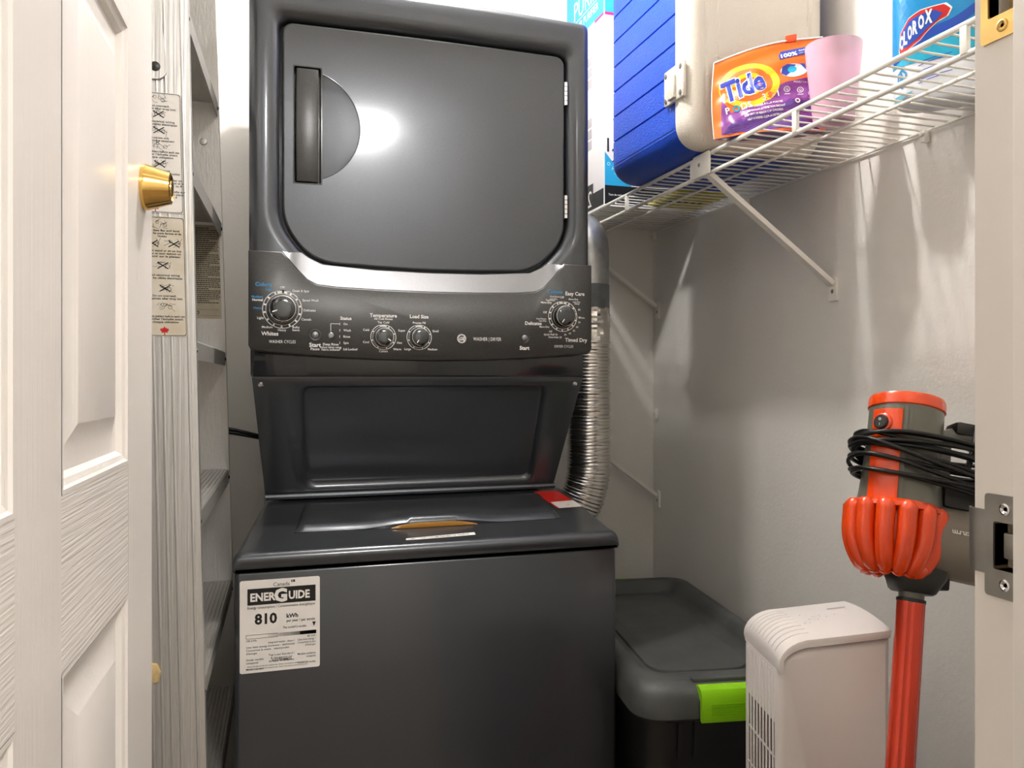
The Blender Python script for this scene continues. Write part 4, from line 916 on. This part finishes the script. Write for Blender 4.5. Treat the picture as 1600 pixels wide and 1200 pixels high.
# switch strip wraps the left front of the body
def cyl(a, c, r): th = -PI/2+a/.053; return VP(r*math.cos(th), r*math.sin(th), c)
def strip(name, a0, a1, c0, c1, r0, r1, m, n=10):
    b = NB(); L = []
    for i in range(n+1):
        a = a0+(a1-a0)*i/n; L.append([cyl(a, c0, r0), cyl(a, c0, r1), cyl(a, c1, r1), cyl(a, c1, r0)])
    loft(b, L); return obj(name, b, m, VA, 40)
strip('switch_bezel', -.076, -.020, -.172, -.024, .0525, .0590, M_vgrey); sp = strip('switch_strip', -.065, -.026, -.172, -.030, .0555, .0612, M_vorange)
thn = -PI/2-.0500/.053; nd = ve*math.cos(thn)+vg*math.sin(thn)
so = vl('switch_collar', cyl(-.050, -.052, .0600), nd, [(0, .0150), (.003, .0140), (.004, .0118)], M_vorange, 28); 
sw = vl('switch', cyl(-.050, -.052, .0605), nd, [(0, .0112), (.007, .0108), (.0085, .0095), (.0085, 0)], M_vdark, 28)
b = NB(); sf = face(cyl(-.050, -.052, .0605)+nd*.0090, vw.cross(nd), vw); ring(b, sf, 0, .0035, .0014, .0020, 16); line(b, sf, (0, -.006), (0, -.0025), .0007); prn('switch_mark', b, M_pw, sw)
# cyclone cluster
cc = VP(-.006, 0, -.205)
b = NB(); loops = []
for i in range(13):
    ph = -PI/2+PI*i/12; loops.append([VP(-.006+.058*math.cos(ph)*math.cos(2*PI*k/40)+.00001*k, .055*math.cos(ph)*math.sin(2*PI*k/40), -.200+.062*math.sin(ph)) for k in range(40)])
loft(b, loops); cy_ = obj('cyclone_core', b, M_vorange, VA, 60)
vl('cyclone_flange', VP(-.004, 0, -.176), vw, [(0, .0630), (.001, .0650), (.008, .0640), (.012, .060), (.013, .050)], M_vorange, 44)
for k in range(13):
    a = 2*PI*(k+.5)/13
    if abs((a+PI) % (2*PI)-PI) < .55: continue
    p = []
    rr_ = []
    for j in range(15):
        t = j/14; c = -.166-.098*t; bow = .0600*(1-.42*max(0, (t-.35)/.65)**2.2)
        p.append(VP(-.006+bow*math.cos(a), bow*.95*math.sin(a), c)); rr_.append(.0138*(1-.12*t) if j not in (0, 14) else .008)
    b = NB(); tube(b, p, .011, 12, rr=rr_); lathe(b, p[-1], p[-1]-p[-2], [(0, .0095), (.003, .0085), (.006, .005), (.0068, .0005)], 12); obj('cyclone_cone', b, M_vorange, VA, 50)
for da, db_, dc, r in ((.050, -.036, -.182, .016), (.056, -.030, -.208, .017), (.046, -.034, -.236, .016), (.030, -.036, -.256, .015), (.060, -.010, -.235, .016), (.060, -.008, -.195, .016)):
    b = NB(); q0 = VP(da-.028, db_*.4, dc); d = VP(da, db_, dc)-q0; lathe(b, q0, d, [(0, r*1.15), (d.length*.6, r*1.05), (d.length*.85, r*.8), (d.length, r*.35), (d.length+.001, .0005)], 16); obj('cyclone_cone', b, M_vorange, VA, 60)
# smoky dust bin pointing to the right, handle above it
bo = VP(.038, 0, -.206)
bi = vl('dust_bin', bo, ve, [(0, .050), (.004, .0525), (.070, .0545), (.104, .0545), (.106, .052), (.106, 0)], M_vbin, 44)
vl('bin_core', VP(.030, 0, -.206), ve, [(0, .034), (.085, .032), (.088, 0)], M_vdark, 28)
b = NB()
def bt(a, c): th = -PI/2+c/.0555; return bo+ve*a+(vg*math.sin(th)+vw*math.cos(th)*1)*.0558
text(b, lambda a, c: bt(a, c), 'cn.rm', .026, .012, .011, rot=PI, bold=.02); prn('bin_lettering', b, M_pw, bi)
b = NB(); box(b, .055, .075, -.012, .012, -.276, -.258, .003, fn=VP); obj('bin_latch', b, M_blackm, VA)
b = NB(); box(b, .050, .135, -.030, .030, -.160, -.118, .010, fn=VP); obj('handle_base', b, M_vdark, VA)
b = NB(); tube(b, [VP(.056, 0, -.05), VP(.085, 0, -.040), VP(.112, 0, -.048), VP(.128, 0, -.075), VP(.130, 0, -.125)], .017, 14, rr=[.012, .017, .018, .017, .016]); obj('handle', b, M_vgrey, VA)
b = NB(); box(b, .068, .128, -.020, .020, -.044, -.022, .007, fn=VP); obj('handle_end', b, M_vdark, VA)
b = NB(); box(b, .040, .064, -.020, .020, -.165, -.060, .006, fn=VP); obj('handle_bracket', b, M_vgrey, VA)
# one long cord wound round body and handle
pts = []; rnd = random.Random(11); turns = 12; N = 46
for i in range(turns*N+1):
    th = 2*PI*i/N; t = i/(turns*N); k = int(t*turns); ph = rnd.uniform(0, 0)
    c = -.073-.058*(.5-.5*math.cos(PI*2.6*t))+.010*math.sin(th*.5+k*1.7)*math.cos(th)+.008*math.cos(th+k*.9)-.010*math.cos(th)
    grow = .0018*math.sin(k*2.3+1)+.0018*math.sin(th*.37)
    ca, sa = math.cos(th), math.sin(th); e = .8
    a = .034+(.106+grow)*math.copysign(abs(ca)**e, ca); bb = (.0625+grow*1.5+.0022*(k % 3))*math.copysign(abs(sa)**e, sa)
    pts.append(VP(a, bb, c))
b = NB(); tube(b, pts, .0033, 8); obj('cord', b, M_cord, VA, 60)
b = NB(); tube(b, [VP(.075, -.040, -.105), VP(.080, -.046, -.070), VP(.088, -.040, -.036), VP(.096, -.025, -.028), VP(.104, -.030, -.045)], .0042, 8); obj('cord_end', b, M_cord, VA)
# collar, neck, tube and floor head
ca_ = .026
def slab(c, ra, rb, sh): return [VP(ca_+sh+ra*math.copysign(abs(math.cos(2*PI*k/36))**.7, math.cos(2*PI*k/36)), rb*math.copysign(abs(math.sin(2*PI*k/36))**.7, math.sin(2*PI*k/36)), c) for k in range(36)]
b = NB(); loft(b, [slab(-.252, .040, .034, .004), slab(-.262, .041, .034, .003), slab(-.285, .030, .028, 0), slab(-.288, .026, .025, 0)]); obj('collar', b, M_vdark, VA, 40)
vl('neck', VP(ca_, 0, -.285), -vw, [(0, .0175), (.020, .0170)], M_vgrey, 28)
te = VP(ca_, 0, -.298); L_ = (te.z-.06)/vw.z
b = NB(); prof = []
for i in range(40):
    a = 2*PI*i/40; r = .0192
    if abs((a-1.5*PI+.35)) < .16: r -= .0022
    if abs((a-1.5*PI-.9)) < .12: r -= .0015
    prof.append((r*math.cos(a), r*math.sin(a)))
loft(b, [[te+ve*x+vg*y_-vw*s for x, y_ in prof] for s in (0, L_)]); obj('tube', b, M_vred, VA, 40)
vl('tube_collar', te+vw*.002, -vw, [(0, .0185), (.0005, .0199), (.005, .0199), (.0055, .019)], M_vdark, 32)
fe = te-vw*L_
b = NB(); box(b, fe.x-.10, fe.x+.06, fe.y-.05, fe.y+.035, 0.001, .05, .012, 3); obj('floor_head', b, M_vdark, VA)
b = NB(); tube(b, [fe+vw*.02, fe-vw*.03], .024, 16); obj('head_joint', b, M_vgrey, VA)

# ------------------------------------------------------------------ appliance cord behind the washer and lattice basket by the door
b = NB()
for dz in (0, .008): tube(b, [(-.30, 2.175, 1.10+dz), (-.18, 2.14, 1.055+dz), (-.062, 2.11, 1.035+dz), (0, 2.105, 1.022+dz*.5), (.05, 2.15, 1.00+dz)], .0045, 8)
tag(obj('power_cord', b, M_cord, None, 60), 'black double power cord running behind the washer and ladder', 'cord')
HB = thing('laundry_basket', 'dark lattice laundry basket in front corner mirrored in washer front', 'basket', (.86, .60, 0))
hx0, hx1, hy0, hy1, hz = .62, 1.09, .485, .735, .60
def bar(name, *a): return bxo(name, M_hamper, HB, *a, bev=.002, seg=1)
bar('base', hx0+.01, hx1-.01, hy0+.01, hy1-.01, .002, .02)
b = NB(); tube(b, [Vector((p.x, p.y, hz)) for p in rrect(hx0, hx1, hy0, hy1, .03)], .010, 8, closed=True); obj('rim', b, M_hamper, HB)
for i in range(17):
    x = hx0+.012+(hx1-hx0-.024)*i/16
    for y in (hy0, hy1): bar('upright', x-.0035, x+.0035, y-.002, y+.002, .02, hz)
for i in range(9):
    y = hy0+.012+(hy1-hy0-.024)*i/8
    for x in (hx0, hx1): bar('upright', x-.002, x+.002, y-.0035, y+.0035, .02, hz)
for z in [.05+.038*k for k in range(14)]:
    b = NB(); tube(b, [Vector((p.x, p.y, z)) for p in rrect(hx0, hx1, hy0, hy1, .03)], .0035, 6, closed=True); obj('hoop', b, M_hamper, HB)
for o in bpy.data.objects:
    if o.get('_w'): del o['_w']
